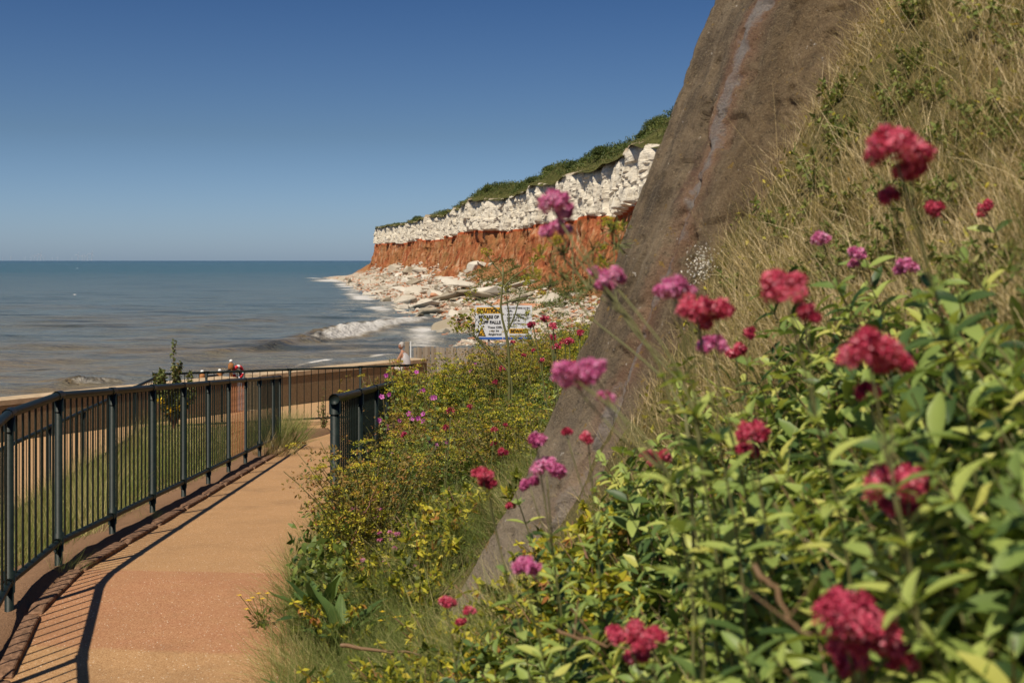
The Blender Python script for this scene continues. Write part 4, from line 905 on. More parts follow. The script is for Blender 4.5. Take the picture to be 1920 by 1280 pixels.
# person bending over among the rocks
pp = bpt(862, 619) or (-5, 115, 1.5)
root = empty('person', (pp[0], pp[1], pp[2]), R(20)); tag(root, 'small distant person in dark clothes stooping among the beach rocks left of the warning sign', 'person')
J = {'pelvis': ((0, 0, .92), .15), 'waist': ((-.04, 0, 1.08), .14), 'chest': ((-.14, 0, 1.28), .16), 'neck': ((-.24, 0, 1.41), .055), 'hd': ((-.28, 0, 1.46), .05)}
B_ = [('pelvis', 'waist'), ('waist', 'chest'), ('chest', 'neck'), ('neck', 'hd')]
J2 = {'p': ((0, 0, .92), .17)}; B2 = []
for sg_, k in ((-1, 'l'), (1, 'r')):
    J['sh'+k] = ((-.17, .17*sg_, 1.33), .065); J['el'+k] = ((-.24, .22*sg_, 1.05), .045); J['wr'+k] = ((-.36, .18*sg_, .85), .03)
    J['hp'+k] = ((0, .1*sg_, .84), .1); J['kn'+k] = ((-.07, .11*sg_, .47), .065); J['an'+k] = ((.0, .12*sg_, .08), .042); J['to'+k] = ((-.16, .13*sg_, .04), .038)
    B_ += [('chest', 'sh'+k), ('sh'+k, 'el'+k), ('el'+k, 'wr'+k), ('pelvis', 'hp'+k), ('hp'+k, 'kn'+k), ('kn'+k, 'an'+k), ('an'+k, 'to'+k)]
    hand(J, B_, 'wr'+k, (-.4, 0, -1), (0, -sg_, 0), 1, 'h'+k)
    J2['h'+k] = ((0, .1*sg_, .82), .12); J2['k'+k] = ((-.07, .11*sg_, .47), .085); J2['a'+k] = ((0, .12*sg_, .14), .07); B2 += [('p', 'h'+k), ('h'+k, 'k'+k), ('k'+k, 'a'+k)]
skinmesh('body', J, B_, M['skin'], root); head(root, (-.32, 0, 1.56), .095, 1, (-.8, 0, -.6), M['dark_hair'])
skinmesh('trousers', J2, B2, M['black_cloth'], root)
skinmesh('dark_jacket', {'a': ((-.01, 0, .95), .17), 'b': ((-.05, 0, 1.1), .165), 'c': ((-.14, 0, 1.28), .18), 'l': ((-.17, -.16, 1.33), .085), 'r': ((-.17, .16, 1.33), .085), 'l2': ((-.24, -.22, 1.07), .065), 'r2': ((-.24, .22, 1.07), .065)}, [('a', 'b'), ('b', 'c'), ('c', 'l'), ('c', 'r'), ('l', 'l2'), ('r', 'r2')], M['black_cloth'], root)
# ------------------------------------------------------------------ plants
_by = [-300, 0, 200, 330, 490, 740, 960, 1130, 1160]; _bx = [1760, 1600, 1500, 1400, 1330, 1195, 1090, 900, 850]
_ey = [p[1] for p in edge][::-1]; _ex = [p[0] for p in edge][::-1]
def hides(x, y, z, h):          # would something this tall stand in front of the bare concrete?
    out = np.zeros(np.shape(x), bool)
    for f in (0., .33, .66, 1.):
        px, py = proj(x, y, z+h*f); out |= (px > np.interp(py, _ey, _ex)-25) & (px < np.interp(py, _by, _bx)) & (py < 1150)
    return out & (np.asarray(y) < 6.2)
def frame(d):
    d = norm(np.asarray(d, float)); a = np.cross(d, [0, 0, 1.] if abs(d[2]) < .9 else [1., 0, 0]); a = a/np.linalg.norm(a); return d, a, np.cross(d, a)
def petal_head(mb, c, r, n, tint0=.5, ps=.0045, flat=.75, up=(0, 0, 1)):
    """one dome of tiny florets"""
    c = np.asarray(c, float); k = max(3, int(n/34)); nsub = max(5, int(9*(r/.03)))
    d, a, b = frame(up)
    sub = norm(rng.normal(size=(nsub, 3))); sub[:, 2] = np.abs(sub[:, 2])*1.2-.25; sub = norm(sub)
    subc = c+r*.62*(sub[:, :1]*a+sub[:, 1:2]*b+sub[:, 2:]*d*flat)*rng.uniform(.95, 1.25, (nsub, 1))
    idx = rng.integers(0, nsub, n); dv = rdir(n, .3); p = subc[idx]+dv*(r*.31*rng.uniform(.55, 1.08, n))[:, None]
    tn = tint0+rng.normal(0, .16, n)+(rng.random(nsub)[idx]-.5)*.40
    leaves(mb, p, norm(dv+rng.normal(0, .7, (n, 3))), dv, ps*rng.uniform(.9, 1.5, n), ps*rng.uniform(.9, 1.5, n), 1, .2, tint=np.clip(tn, 0, 1))
def curve(p0, p1, n=9, sag=.0, side=None):
    p0, p1 = np.asarray(p0, float), np.asarray(p1, float); t = np.linspace(0, 1, n)[:, None]
    L_ = np.linalg.norm(p1-p0); return p0+(p1-p0)*t+(np.array([0, 0, 1.]) if side is None else np.asarray(side))*(sag*L_*4*t*(1-t))
def poly(pts, n=14):
    pts = np.asarray(pts, float); l_ = np.r_[0, np.cumsum(np.linalg.norm(np.diff(pts, axis=0), axis=1))]; t = np.linspace(0, l_[-1], n)
    o = np.stack([np.interp(t, l_, pts[:, i]) for i in range(3)], 1); o[1:-1] = (o[:-2]+2*o[1:-1]+o[2:])/4; return o
def pairs(mb, P_, s, t0=.08, t1=.82, gap=.055, k=4, tint=.4, w=.37):
    """opposite pairs of ovate leaves along a stem"""
    l_ = np.r_[0, np.cumsum(np.linalg.norm(np.diff(P_, axis=0), axis=1))]; tot = l_[-1]; n = max(2, int(tot*(t1-t0)/gap)); B, D, Nn_, L_, T_ = [], [], [], [], []
    a0_ = rng.random()*PI
    for i in range(n):
        f = t0+(t1-t0)*(i+.5)/n; c = np.array([np.interp(f*tot, l_, P_[:, j]) for j in range(3)]); c2 = np.array([np.interp(min(f*tot+.02, tot), l_, P_[:, j]) for j in range(3)])
        d, a, b = frame(c2-c+1e-6); ang = a0_+i*PI/2+rng.normal(0, .25); sz = s*(1.05-.55*f)*rng.uniform(.8, 1.15)
        for sg_ in (0, PI):
            o = math.cos(ang+sg_)*a+math.sin(ang+sg_)*b; B.append(c); D.append(o*.85+d*rng.uniform(.25, .8)); Nn_.append(d-o*.45); L_.append(sz); T_.append(tint+rng.normal(0, .22))
        if rng.random() < .6:     # small leaves in the axils
            for q in range(3):
                o = rdir(1)[0]; B.append(c); D.append(norm(o+d*.8)); Nn_.append(d-o*.3); L_.append(sz*.45); T_.append(tint+.1+rng.normal(0, .1))
    leaves(mb, B, D, Nn_, np.array(L_), np.array(L_)*w, k, rng.uniform(.05, .45, len(B)), fold=.22, shape='leaf', tint=np.clip(T_, .02, 1), three=True)

# --- red and pink valerian: one plant per clump, each head a part; heads = (px, py, size px)
V_ = [
 ('c', [(1682, 292, 105), (1708, 328, 58), (1668, 372, 36)], 'tall crimson valerian with a big double head, topmost flower of the dry grass slope'),
 ('c', [(1758, 397, 42)], 'lone coral-red valerian head below right of the topmost flower'),
 ('c', [(1848, 390, 30), (1840, 402, 16)], 'small crimson valerian near the right edge in the dry grass'),
 ('p', [(1543, 450, 34)], 'faded dull pink valerian head, leftmost in the dry grass'),
 ('p', [(1608, 478, 32), (1602, 495, 18)], 'small lilac-pink valerian over the bright pale leaves'),
 ('p', [(1698, 505, 38)], 'single lilac valerian head in the middle of the dry grass'),
 ('c', [(1893, 527, 28)], 'small dark red valerian bud cluster close to the right edge'),
 ('c', [(1475, 545, 82), (1512, 592, 42)], 'broad rosy red valerian head in front of the long dry grass'),
 ('p', [(1265, 545, 56), (1297, 548, 18)], 'pink valerian head in front of the grey streak of the concrete'),
 ('c', [(1305, 580, 62), (1345, 590, 58), (1312, 604, 50)], 'wide crimson valerian head beside the white-flowered patch at the concrete'),
 ('p', [(1338, 655, 52)], 'pale pink round valerian head below the wide crimson one'),
 ('c', [(1380, 662, 36), (1405, 628, 26)], 'pair of small crimson valerian buds right of the pale pink head'),
 ('c', [(1630, 665, 95), (1670, 688, 68), (1628, 737, 36)], 'large crimson valerian in the middle of the green leaves at right'),
 ('c', [(1412, 815, 58), (1405, 845, 38)], 'deep red valerian head among the leaves right of the buttress'),
 ('c', [(1218, 862, 34), (1243, 858, 30)], 'flat crimson valerian head in the leaves below the concrete face'),
 ('c', [(1103, 822, 26), (1063, 812, 18)], 'two little red valerian buds in front of the lower concrete'),
 ('c', [(906, 893, 36), (915, 908, 26)], 'bright red valerian head left of the concrete edge over the long grass'),
 ('p', [(1006, 828, 38)], 'magenta valerian head at the left edge of the concrete'),
 ('p', [(1025, 883, 56), (995, 912, 36)], 'magenta valerian with two heads overlapping the concrete edge'),
 ('c', [(943, 850, 18), (958, 950, 16)], 'tiny red valerian buds left of the concrete edge'),
 ('p', [(983, 1070, 48), (1003, 1062, 18)], 'purple-pink valerian head in front of the foot of the buttress'),
 ('c', [(1675, 915, 92), (1705, 905, 62), (1668, 955, 38), (1700, 955, 40)], 'big crimson valerian at right above the lowest leaves'),
 ('c', [(1735, 1000, 38)], 'dark withering valerian head right of the big crimson one'),
 ('c', [(1803, 1000, 30), (1806, 1020, 26)], 'small rose valerian head at the lower right'),
 ('c', [(1560, 1075, 42), (1566, 1095, 22)], 'small deep red valerian above the biggest flower head'),
 ('c', [(1580, 1160, 120), (1625, 1195, 110), (1585, 1235, 80), (1665, 1215, 80), (1690, 1245, 50)], 'biggest crimson valerian flower head, nearest the camera at the bottom right'),
 ('c', [(1180, 1200, 70), (1225, 1200, 52), (1195, 1235, 44)], 'crimson valerian head low in the middle of the bottom edge'),
 ('c', [(838, 1133, 30), (880, 1145, 18), (866, 1166, 18)], 'red valerian buds at the foot of the concrete'),
 ('c', [(1495, 890, 22), (1460, 876, 24)], 'pair of red valerian buds deep among the leaves'),
 ('p', [(1150, 522, 42), (1133, 535, 30), (1115, 515, 26)], 'pink valerian arching out in front of the concrete edge'),
 ('p', [(1038, 385, 56), (1062, 400, 34), (1050, 430, 38), (1025, 437, 24)], 'tall pink valerian on a long arching stem against the red cliff'),
 ('p', [(1078, 700, 74), (1110, 690, 46), (1080, 718, 50), (1135, 748, 26)], 'large magenta-pink valerian head hanging over the concrete edge at mid height'),
]
vroots = {29: [(1420, 900), (1290, 700), (1235, 640), (1185, 570)], 30: [(1400, 900), (1250, 690), (1190, 600), (1120, 530), (1080, 465)], 31: [(1400, 950), (1260, 850), (1180, 790), (1130, 745)]}
for i, (col, heads, lab) in enumerate(V_):
    big_ = max(h[2] for h in heads); ncl = len(heads)
    real = .030+.034*min(1, big_/85.)+(.012 if big_ > 100 else 0); d0 = F*real/big_; d0 = min(d0, 4.6) if big_ > 22 else min(d0, 4.2)
    if i in (29, 30, 31): d0 = (2.3, 2.35, 1.85)[i-29]
    if i == 20: d0 = 2.5
    if i in (15, 17, 18): d0 = 3.0
    hp_ = [W(h[0], h[1], d0*(1+.015*k)) for k, h in enumerate(heads)]; tip = hp_[0]
    bx, by = tip[0]+rng.uniform(.05, .16), tip[1]+rng.uniform(.0, .12)
    if i in vroots: w0 = W(*vroots[i][0], d0*.93); bx, by = w0[0], w0[1]
    gz = b1(bx, by)
    if tip[2]-gz < .14: bx = tip[0]-.03; by = tip[1]-.02; gz = min(b1(bx, by), tip[2]-.1)
    root = empty('red_valerian' if col == 'c' else 'pink_valerian', (bx, by, gz)); O = np.array([bx, by, gz]); tag(root, lab, 'flower', 'valerian flowers on the bank')
    pts = [(0, 0, -.03)]+([W(px, py, d0*(.95+.05*k/4))-O for k, (px, py) in enumerate(vroots[i][1:])] if i in vroots else [np.array([0, 0, .0])+(tip-O)*[.25, .25, .5]])+[tip-O-[0, 0, .01]]
    st_ = poly(pts); mb = MB(); mb.tube(st_, np.linspace(.0034, .0018, len(st_)), 6, tint=.35)
    for h in hp_[1:]:
        j = int(len(st_)*.72); mb.tube(curve(st_[j], h-O-[0, 0, .006], 6, -.05), .0015, 5, tint=.4)
    mb.build('stem', M['stem'], root, smooth=True)
    mb = MB(); pairs(mb, st_, .095 if i not in (30,) else .06, t0=.12, t1=.80 if i != 30 else .7, gap=.065, tint=.54); mb.build('leaves', M['valerian'], root, smooth=True)
    for k, h in enumerate(hp_):
        r_ = heads[k][2]/F*d0*.5*1.22; mb = MB(); petal_head(mb, (0, 0, 0), r_, int(np.clip(300+r_*38000, 320, 2000)), ps=.0040, tint0=.45 if i not in (22,) else .1, flat=.8)
        mb.build('flower_head', M['crimson' if col == 'c' else 'pink'], root, loc=None).location = h-O
# --- leafy valerian shoots without flowers: prototypes and copies
def shoot(seed, h, s):
    root = empty('leafy_valerian', (0, 0, 0)); ms, ml = MB(), MB(); n = rng.integers(4, 7)
    for k in range(n):
        a_ = k*2*PI/n+rng.normal(0, .4); L_ = h*rng.uniform(.7, 1.1); st_ = curve((0, 0, -.03), (math.cos(a_)*L_*.5-.05, math.sin(a_)*L_*.5-.04, L_), 8, .06)
        ms.tube(st_, np.linspace(.0035, .0015, 8), 5, tint=rng.random()); pairs(ml, st_, s, .1, 1.0, .06, 4, .53+rng.normal(0, .1), .38)
    ms.build('stem', M['stem'], root); ml.build('leaves', M['valerian'], root, smooth=True); return root
def place(proto, x, y, z, s, used, label, cat, group, rz=None):
    if id(proto) not in used: used.add(id(proto)); o = proto; KIDS.setdefault(o.name, children(o)); o.location = (x, y, z); o.scale = (s, s, s); o.rotation_euler = (0, 0, rz or 0)
    else: o = copy_tree(proto, (x, y, z), random.uniform(0, 6.28) if rz is None else rz, s)
    tag(o, label, cat, group); return o
used = set(); protos = [shoot(k, .26+.03*k, .100+.010*k) for k in range(5)]
for p in protos: KIDS[p.name] = children(p)
n = 0; tries = 0
while n < 250 and tries < 20000:
    tries += 1; y = 1.0+rng.random()**1.3*3.6; x = Xr(y)+.5+rng.random()*3.2; z = b1(x, y); px, py = proj(x, y, z+.2)
    if not (900 < px < 2150 and py < 1500) or math.hypot(x, y) < .95: continue
    lim = np.interp(px, [800, 1000, 1180, 1300, 1500, 1920, 2200], [1330, 1130, 930, 730, 610, 520, 500])
    if py < lim+rng.normal(0, 25): continue
    if (py < lim+130 and rng.random() < .45) or hides(x, y, z, .28): continue
    place(random.choice(protos), x, y, z-.02, rng.uniform(.65, 1.1)*(1 if y > 1.6 else .85), used, 'leafy green valerian shoots without flowers, crowding the lower right of the bank', 'plant', 'leafy valerian shoots on the bank'); n += 1

# --- yellow-green umbelliferous plants between the right railing and the buttress
def umbellifer(h, nb, seed, yellow=.5):
    root = empty('umbel_plant', (0, 0, 0)); ms, ml = MB(), MB(); ums = []
    for k in range(nb):
        a_ = rng.random()*6.3; L_ = h*rng.uniform(.55, 1.05); r_ = L_*rng.uniform(.25, .75); tip = np.array([math.cos(a_)*r_, math.sin(a_)*r_, L_]); st_ = curve((0, 0, -.05), tip, 7, .08)
        ms.tube(st_, np.linspace(.006, .0022, 7), 5, tint=rng.random()*.7)
        for j in range(17):
            f = rng.uniform(.15, 1); c = st_[int(f*6)]+rng.normal(0, .07, 3)*h/.6; m_ = 11
            dv = rdir(m_, .4); leaves(ml, c+dv*.025, norm(dv+rdir(m_)*.4), rdir(m_, 1.5), rng.uniform(.014, .030, m_), rng.uniform(.008, .017, m_), 2, .25, fold=.15, tint=np.clip(.20+f*.36+rng.normal(0, .15, m_), 0, 1))
        if rng.random() < yellow:
            R_ = rng.uniform(.03, .055); m_ = 42; aa = rng.random(m_)*6.3; rr_ = R_*np.sqrt(rng.random(m_)); c = tip+np.stack([rr_*np.cos(aa), rr_*np.sin(aa), .035-rr_**2*8+rng.normal(0, .004, m_)], 1)
            mu = MB(); ums.append(mu); leaves(mu, c, rdir(m_), rdir(m_, 3), .011, .011, 1, 0, tint=np.clip(rng.normal(.72, .13, m_), 0, .95))
            for q in range(7): e_ = tip+np.array([math.cos(q*.9)*R_*.8, math.sin(q*.9)*R_*.8, .025]); ms.tube([tip, e_], .0011, 3, tint=.3, caps=False)
    ms.build('stem', M['stem'], root); ml.build('leaves', M[['umbel', 'umbel', 'umbel_green', 'umbel', 'umbel_brown', 'umbel_green', 'umbel', 'umbel_brown'][seed]], root, smooth=True)
    for mu in ums: mu.build('umbel', M['umbel'], root)
    return root
up_ = [umbellifer(.60+.045*k, 11+k, k, .75) for k in range(8)]
for p in up_: KIDS[p.name] = children(p)
n = 0; tries = 0
while n < 285 and tries < 20000:
    tries += 1; y = 6.8+rng.random()**1.25*19; x = Xr(y)-.15+rng.random()**.85*(3.0+.12*y); z = b1(x, y); px, py = proj(x, y, z+.5)
    if px > 1180 or px < 540: continue
    if y < 8.6 and x > -.55: continue
    if x < Xr(y)+(.25 if y < 8.3 else .5+.012*y): continue
    g = y > 17
    place(random.choice(up_), x, y, z-.03, rng.uniform(.6, 1.1)*(.92 if y < 17 else 1.12), used, 'bushy yellow-green umbel plant in the thicket between the right railing and the buttress', 'plant', 'yellow-green umbel plants in the thicket'); n += 1
special = [(-.90, 8.5, .95), (-.88, 7.7, .75), (-.90, 9.5, .85), (-.95, 10.6, .8), (-.85, 7.1, .55), (-1.0, 11.8, .8)]
for x, y, s in special: place(random.choice(up_), x, y, b1(x, y) if x > Xr(y) else float(pz(y)), s, used, 'yellow-green umbel plant spilling over the right side of the path at the railing', 'plant', 'umbel plants spilling onto the path')

for k in range(16):
    px = 735+k*12+random.uniform(-5, 5); y = random.uniform(12.5, 16.5); ty = np.interp(px, [735, 780, 850, 930], [712, 694, 676, 660])+random.uniform(-6, 12); t_ = W(px, ty, y); z = b1(t_[0], y)
    place(random.choice(up_), t_[0], y, z-.03, float(np.clip((t_[2]-z)/.78, .8, 2.0)), used, 'tall umbel plant on the crest of the thicket in front of the timber palings', 'plant', 'tall umbel plants before the palings')
# --- distant red valerian tufts and mallows in the thicket
def small_valerian(col, nh, h):
    root = empty('red_valerian' if col == 'c' else 'pink_valerian', (0, 0, 0)); ms, ml = MB(), MB()
    hs_ = []
    for k in range(nh):
        tip = np.array([rng.normal(0, .07), rng.normal(0, .07), h*rng.uniform(.8, 1.05)]); st_ = curve((0, 0, 0), tip, 6, .03); ms.tube(st_, .003, 5, tint=.3); pairs(ml, st_, .06, .2, .85, .07, 2, .42); hs_.append(tip)
    ms.build('stem', M['stem'], root); ml.build('leaves', M['valerian'], root)
    for t_ in hs_:
        mb = MB(); petal_head(mb, (0, 0, 0), rng.uniform(.018, .034), 200, ps=.0055, tint0=.35 if col == 'c' else .5); mb.build('flower_head', M['crimson' if col == 'c' else 'pink'], root).location = t_
    return root
sv = {'c': [small_valerian('c', k, .75) for k in (1, 2, 3)], 'p': [small_valerian('p', k, .45) for k in (2, 4, 5)]}
for a in sv.values():
    for p in a: KIDS[p.name] = children(p)
far = [('c', 0, 1045, 578, 7.6, 'tiny round red valerian head in front of the chalk rubble right of the sign'), ('c', 2, 1052, 612, 8.5, 'dark red valerian in the upper right corner of the thicket beside the concrete'), ('c', 2, 1075, 600, 8.0, 'dark red valerian touching the concrete edge above the thicket'), ('c', 1, 1060, 638, 9, 'red valerian just under the two at the top of the thicket'),
       ('c', 2, 975, 645, 12, 'orange-red valerian cluster right under the warning sign'), ('c', 0, 1047, 690, 8.2, 'dark red valerian a little left of the concrete edge at mid height'), ('c', 1, 923, 690, 11, 'deep red valerian on the crest of the thicket below the sign'), ('c', 0, 868, 740, 9, 'reddish valerian in the centre of the thicket'),
       ('c', 1, 830, 770, 8.5, 'wine-red valerian left of the centre of the thicket'), ('c', 0, 933, 778, 8, 'small red valerian in the lower right of the thicket'), ('c', 0, 785, 790, 8.2, 'wine-red valerian in the lower left of the thicket'), ('c', 0, 1030, 655, 10, 'dark red valerian on the crest left of the concrete'), ('c', 1, 905, 805, 7.5, 'dull red valerian low in the thicket'),
       ('p', 1, 680, 950, 7.2, 'magenta valerian with two heads above the grass by the path'), ('p', 2, 722, 1000, 6.9, 'pink valerian with several loose heads in the grass right of the dock'), ('p', 0, 768, 1008, 6.8, 'small pink valerian on the right of the loose-headed one'), ('p', 0, 712, 1040, 6.6, 'fading rose valerian lowest in the long grass'), ('p', 0, 755, 1040, 6.5, 'fading rose valerian in the grass beside the lowest one')]
for col, kd, px, py, d, lab in far:
    tip = W(px, py, d); z = b1(tip[0], tip[1]); hh_ = {'c': .75, 'p': .45}[col]; s = np.clip((tip[2]-z)/hh_, .5, 2.2)
    place(sv[col][kd], tip[0], tip[1], tip[2]-hh_*s, s, used, lab, 'flower', 'valerian flowers in the thicket')
def mallow(h, nf):
    root = empty('mallow', (0, 0, 0)); ms, ml = MB(), MB(); tips = []
    for k in range(4):
        a_ = rng.random()*6.3; tip = np.array([math.cos(a_)*h*.14, math.sin(a_)*h*.14, h*rng.uniform(.75, 1)]); st_ = curve((0, 0, -.1), tip, 9, .02); ms.tube(st_, np.linspace(.007, .002, 9), 6, tint=.5)
        for j in range(26):
            f = rng.uniform(.2, .97); c = st_[int(f*8)]; o = rdir(1, .1)[0]; e_ = c+o*rng.uniform(.03, .09); ms.tube([c, e_], .0012, 3, caps=False, tint=.3); leaves(ml, [e_-o*.02], [o], [[0, 0, 1.+rng.random()]], .06*(1.2-f*.7), .065*(1.2-f*.7), 3, .3, fold=.15, three=True, tint=np.clip(.42+rng.normal(0, .12), 0, 1))
        tips.append(st_)
    ms.build('stem', M['stem'], root); ml.build('leaves', M['valerian'], root, smooth=True)
    for j in range(nf):
        st_ = tips[j % 4]; c = st_[rng.integers(4, 9)]+rdir(1)[0]*.06; mb = MB(); ax_ = norm(np.array([rng.normal(0, .5), -1, rng.uniform(-.1, .8)])); d, a, b = frame(ax_)
        for q in range(5): o = math.cos(q*1.257)*a+math.sin(q*1.257)*b; leaves(mb, [o*.002], [o+d*.25], [d-o*.2], .027, .026, 3, -.1, shape='lance', tint=[.55+rng.normal(0, .08)], three=True)
        mb.tube([(0, 0, 0), d*.012], [.005, .002], 5, tint=.05); mb.build('flower', M['mallow'], root).location = c
    return root
for px, py, d, h, nf, lab in ((762, 655, 12.5, 1.35, 8, 'tall mallow with purple flowers where the cross railing ends'), (783, 690, 11.5, 1.15, 7, 'purple-flowered mallow right of the tallest one'), (748, 720, 10.8, 1.1, 7, 'purple-flowered mallow leaning toward the railing'), (815, 725, 10.0, 1.05, 5, 'pale pink mallow right of the other mallows'), (872, 668, 14, 1.25, 3, 'mallow with one pink spike on the crest below the palings')):
    t_ = W(px, py, d); o = mallow(h, nf); o.location = (t_[0], t_[1], t_[2]-h); tag(o, lab, 'plant', 'mallows')

# --- tall wild fennel stalks in front of the sign and of the cliff
def fennel(pts, branches, lab, um=.075, r0=.018):
    P_ = [W(*p) for p in pts]; x, y, _ = P_[0]; z = b1(x, y); O = np.array([x, y, z]); root = empty('fennel', O); tag(root, lab, 'plant', 'tall umbel stalks'); ms = MB(); st_ = poly([O*0+[0, 0, -.05]]+[p-O for p in P_], 16); ms.tube(st_, np.linspace(r0, r0*.4, 16), 7, tint=.35); ms.build('stem', M['stem'], root, smooth=True)
    for b_ in branches:
        Q = [W(*p)-O for p in b_]; mb = MB(); q_ = poly(Q, 8); mb.tube(q_, np.linspace(r0*.45, r0*.2, 8), 5, tint=.4); mu = MB(); tip = q_[-1]
        for k in range(11):
            o = rdir(1, .9)[0]; e_ = tip+o*um*rng.uniform(.6, 1); mu.tube([tip, e_], .0011, 3, tint=.25, caps=False); m_ = 9; dv = rdir(m_, .6); leaves(mu, e_+dv*.1*um, dv, rdir(m_), .18*um, .13*um, 1, 0, tint=np.clip(rng.normal(.62, .14, m_), 0, 1))
        for k in range(5):
            c = q_[rng.integers(1, 6)]; m_ = 7; leaves(mb, np.repeat(c[None], m_, 0), rdir(m_, .3), rdir(m_), rng.uniform(.02, .05, m_), .004, 1, .1, tint=.1)
        br = mb.build('branch', M['stem'], root, smooth=True); mu.build('umbel', M['umbel'], br)
fd = 11.
fennel([(955, 660, fd), (950, 625, fd), (935, 580, fd), (944, 540, fd), (943, 500, fd)], [[(950, 625, fd), (968, 585, fd), (975, 545, fd), (985, 533, fd)], [(953, 620, fd), (955, 590, fd), (950, 560, fd), (948, 547, fd)], [(945, 590, fd), (925, 575, fd), (900, 560, fd), (882, 555, fd)], [(944, 540, fd), (960, 520, fd), (1000, 495, fd)], [(943, 515, fd), (925, 495, fd), (915, 480, fd)], [(968, 590, fd), (985, 600, fd), (990, 598, fd)], [(940, 570, fd), (975, 560, fd), (1015, 558, fd)]], 'branching green umbel stalk standing in front of the warning sign')
fennel([(960, 700, 11.), (930, 670, 11.), (895, 640, 11.), (885, 625, 11.)], [[(930, 670, 11.), (905, 640, 11.), (875, 618, 11.), (868, 612, 11.)], [(910, 650, 11.), (892, 632, 11.), (880, 628, 11.)], [(895, 640, 11.), (885, 620, 11.), (893, 600, 11.)]], 'leaning umbel stalk with a dense head at the left foot of the warning sign', um=.13, r0=.014)
fennel([(1300, 760, 2.3), (1190, 660, 2.7), (1110, 600, 3.1), (1072, 560, 3.4), (1070, 500, 3.4), (1072, 440, 3.4)], [[(1072, 560, 3.4), (1030, 535, 3.4), (1000, 520, 3.4)], [(1071, 520, 3.4), (1100, 480, 3.4), (1148, 430, 3.4)], [(1071, 490, 3.4), (1050, 470, 3.4), (1040, 460, 3.4)], [(1071, 540, 3.4), (1040, 500, 3.4), (1015, 480, 3.4)], [(1075, 565, 3.4), (1110, 540, 3.4), (1128, 500, 3.4)]], 'thin umbel stalk crossing the red cliff beside the tall pink valerian', um=.03, r0=.004)
fennel([(1320, 760, 2.3), (1220, 660, 2.8), (1155, 580, 3.3), (1150, 500, 3.6), (1152, 440, 3.6)], [[(1152, 440, 3.6), (1143, 428, 3.6), (1138, 420, 3.6)], [(1150, 470, 3.6), (1162, 450, 3.6), (1170, 430, 3.6)], [(1146, 520, 3.6), (1130, 480, 3.6), (1127, 470, 3.6)]], 'small umbel stalk directly left of the concrete edge', um=.025, r0=.003)

# --- broad-leaved dock beside the path
def dock(n, L0):
    root = empty('dock', (0, 0, 0))
    for k in range(n):
        a_ = k*2.4+rng.normal(0, .2); el = rng.uniform(.75, 1.5); d = np.array([math.cos(a_)*math.cos(el), math.sin(a_)*math.cos(el), math.sin(el)]); L_ = L0*rng.uniform(.65, 1.1); nn = np.array([-math.cos(a_)*math.sin(el), -math.sin(a_)*math.sin(el), math.cos(el)])
        mb = MB(); leaves(mb, [d*.04], [d], [nn], L_, L_*.36, 9, rng.uniform(.15, .6), fold=.18, shape='lance', three=True, tint=[np.clip(.5+rng.normal(0, .18), 0, 1)], wave=.035); mb.tube([(0, 0, 0), d*.04, d*.1], .004, 5, tint=.7); mb.build('leaf', M['dock'], root, smooth=True)
    return root
for x, y, n_, L0, s, lab in ((-.98, 6.3, 20, .30, 1, 'leafy dark green dock plant at the edge of the path'), (-.84, 6.0, 16, .27, 1, 'second dock plant, in the grass right of the one at the path edge'), (-.93, 5.25, 6, .24, .8, 'low dock leaves lying flat on the path edge at the very bottom')):
    o = dock(n_, L0); o.location = (x, y, b1(x, y)); tag(o, lab, 'plant', 'dock plants')
def rocket(x, y, h, n_, lab, z=None):
    root = empty('yellow_flower', (x, y, b1(x, y) if z is None else z)); tag(root, lab, 'flower', 'yellow flowers'); ms, mp_ = MB(), MB()
    for k in range(n_):
        tip = np.array([rng.normal(-.05, .05), rng.normal(0, .05), h*rng.uniform(.7, 1)]); ms.tube(curve((0, 0, 0), tip, 5, .04), .0016, 4, tint=.2)
        for q in range(4): leaves(mp_, [tip], [[math.cos(q*1.57), math.sin(q*1.57), .2]], [[0, 0, 1]], .014, .012, 1, .1, tint=[.6])
        m_ = 5; dv = rdir(m_, .2); leaves(ms, tip*[.5, .5, .4]+dv*.02, dv, rdir(m_, 1), .04, .015, 2, .2, tint=.1)
    ms.build('stem', M['umbel'], root); mp_.build('petals', M['yellow'], root)
rocket(-1.33, 6.62, .22, 8, 'yellow flowers leaning over the path edge beside the dock'); rocket(-.55, 5.9, .2, 4, 'few small yellow flowers in the grass right of the dock'); rocket(-3.3, 7.2, .16, 5, 'yellow-flowered weed at the railing foot, bottom left of the picture', float(vz(-3.3, 7.2)))
rocket(1.75, 3.9, .25, 2, 'yellow flower high in the dry grass at the right edge')

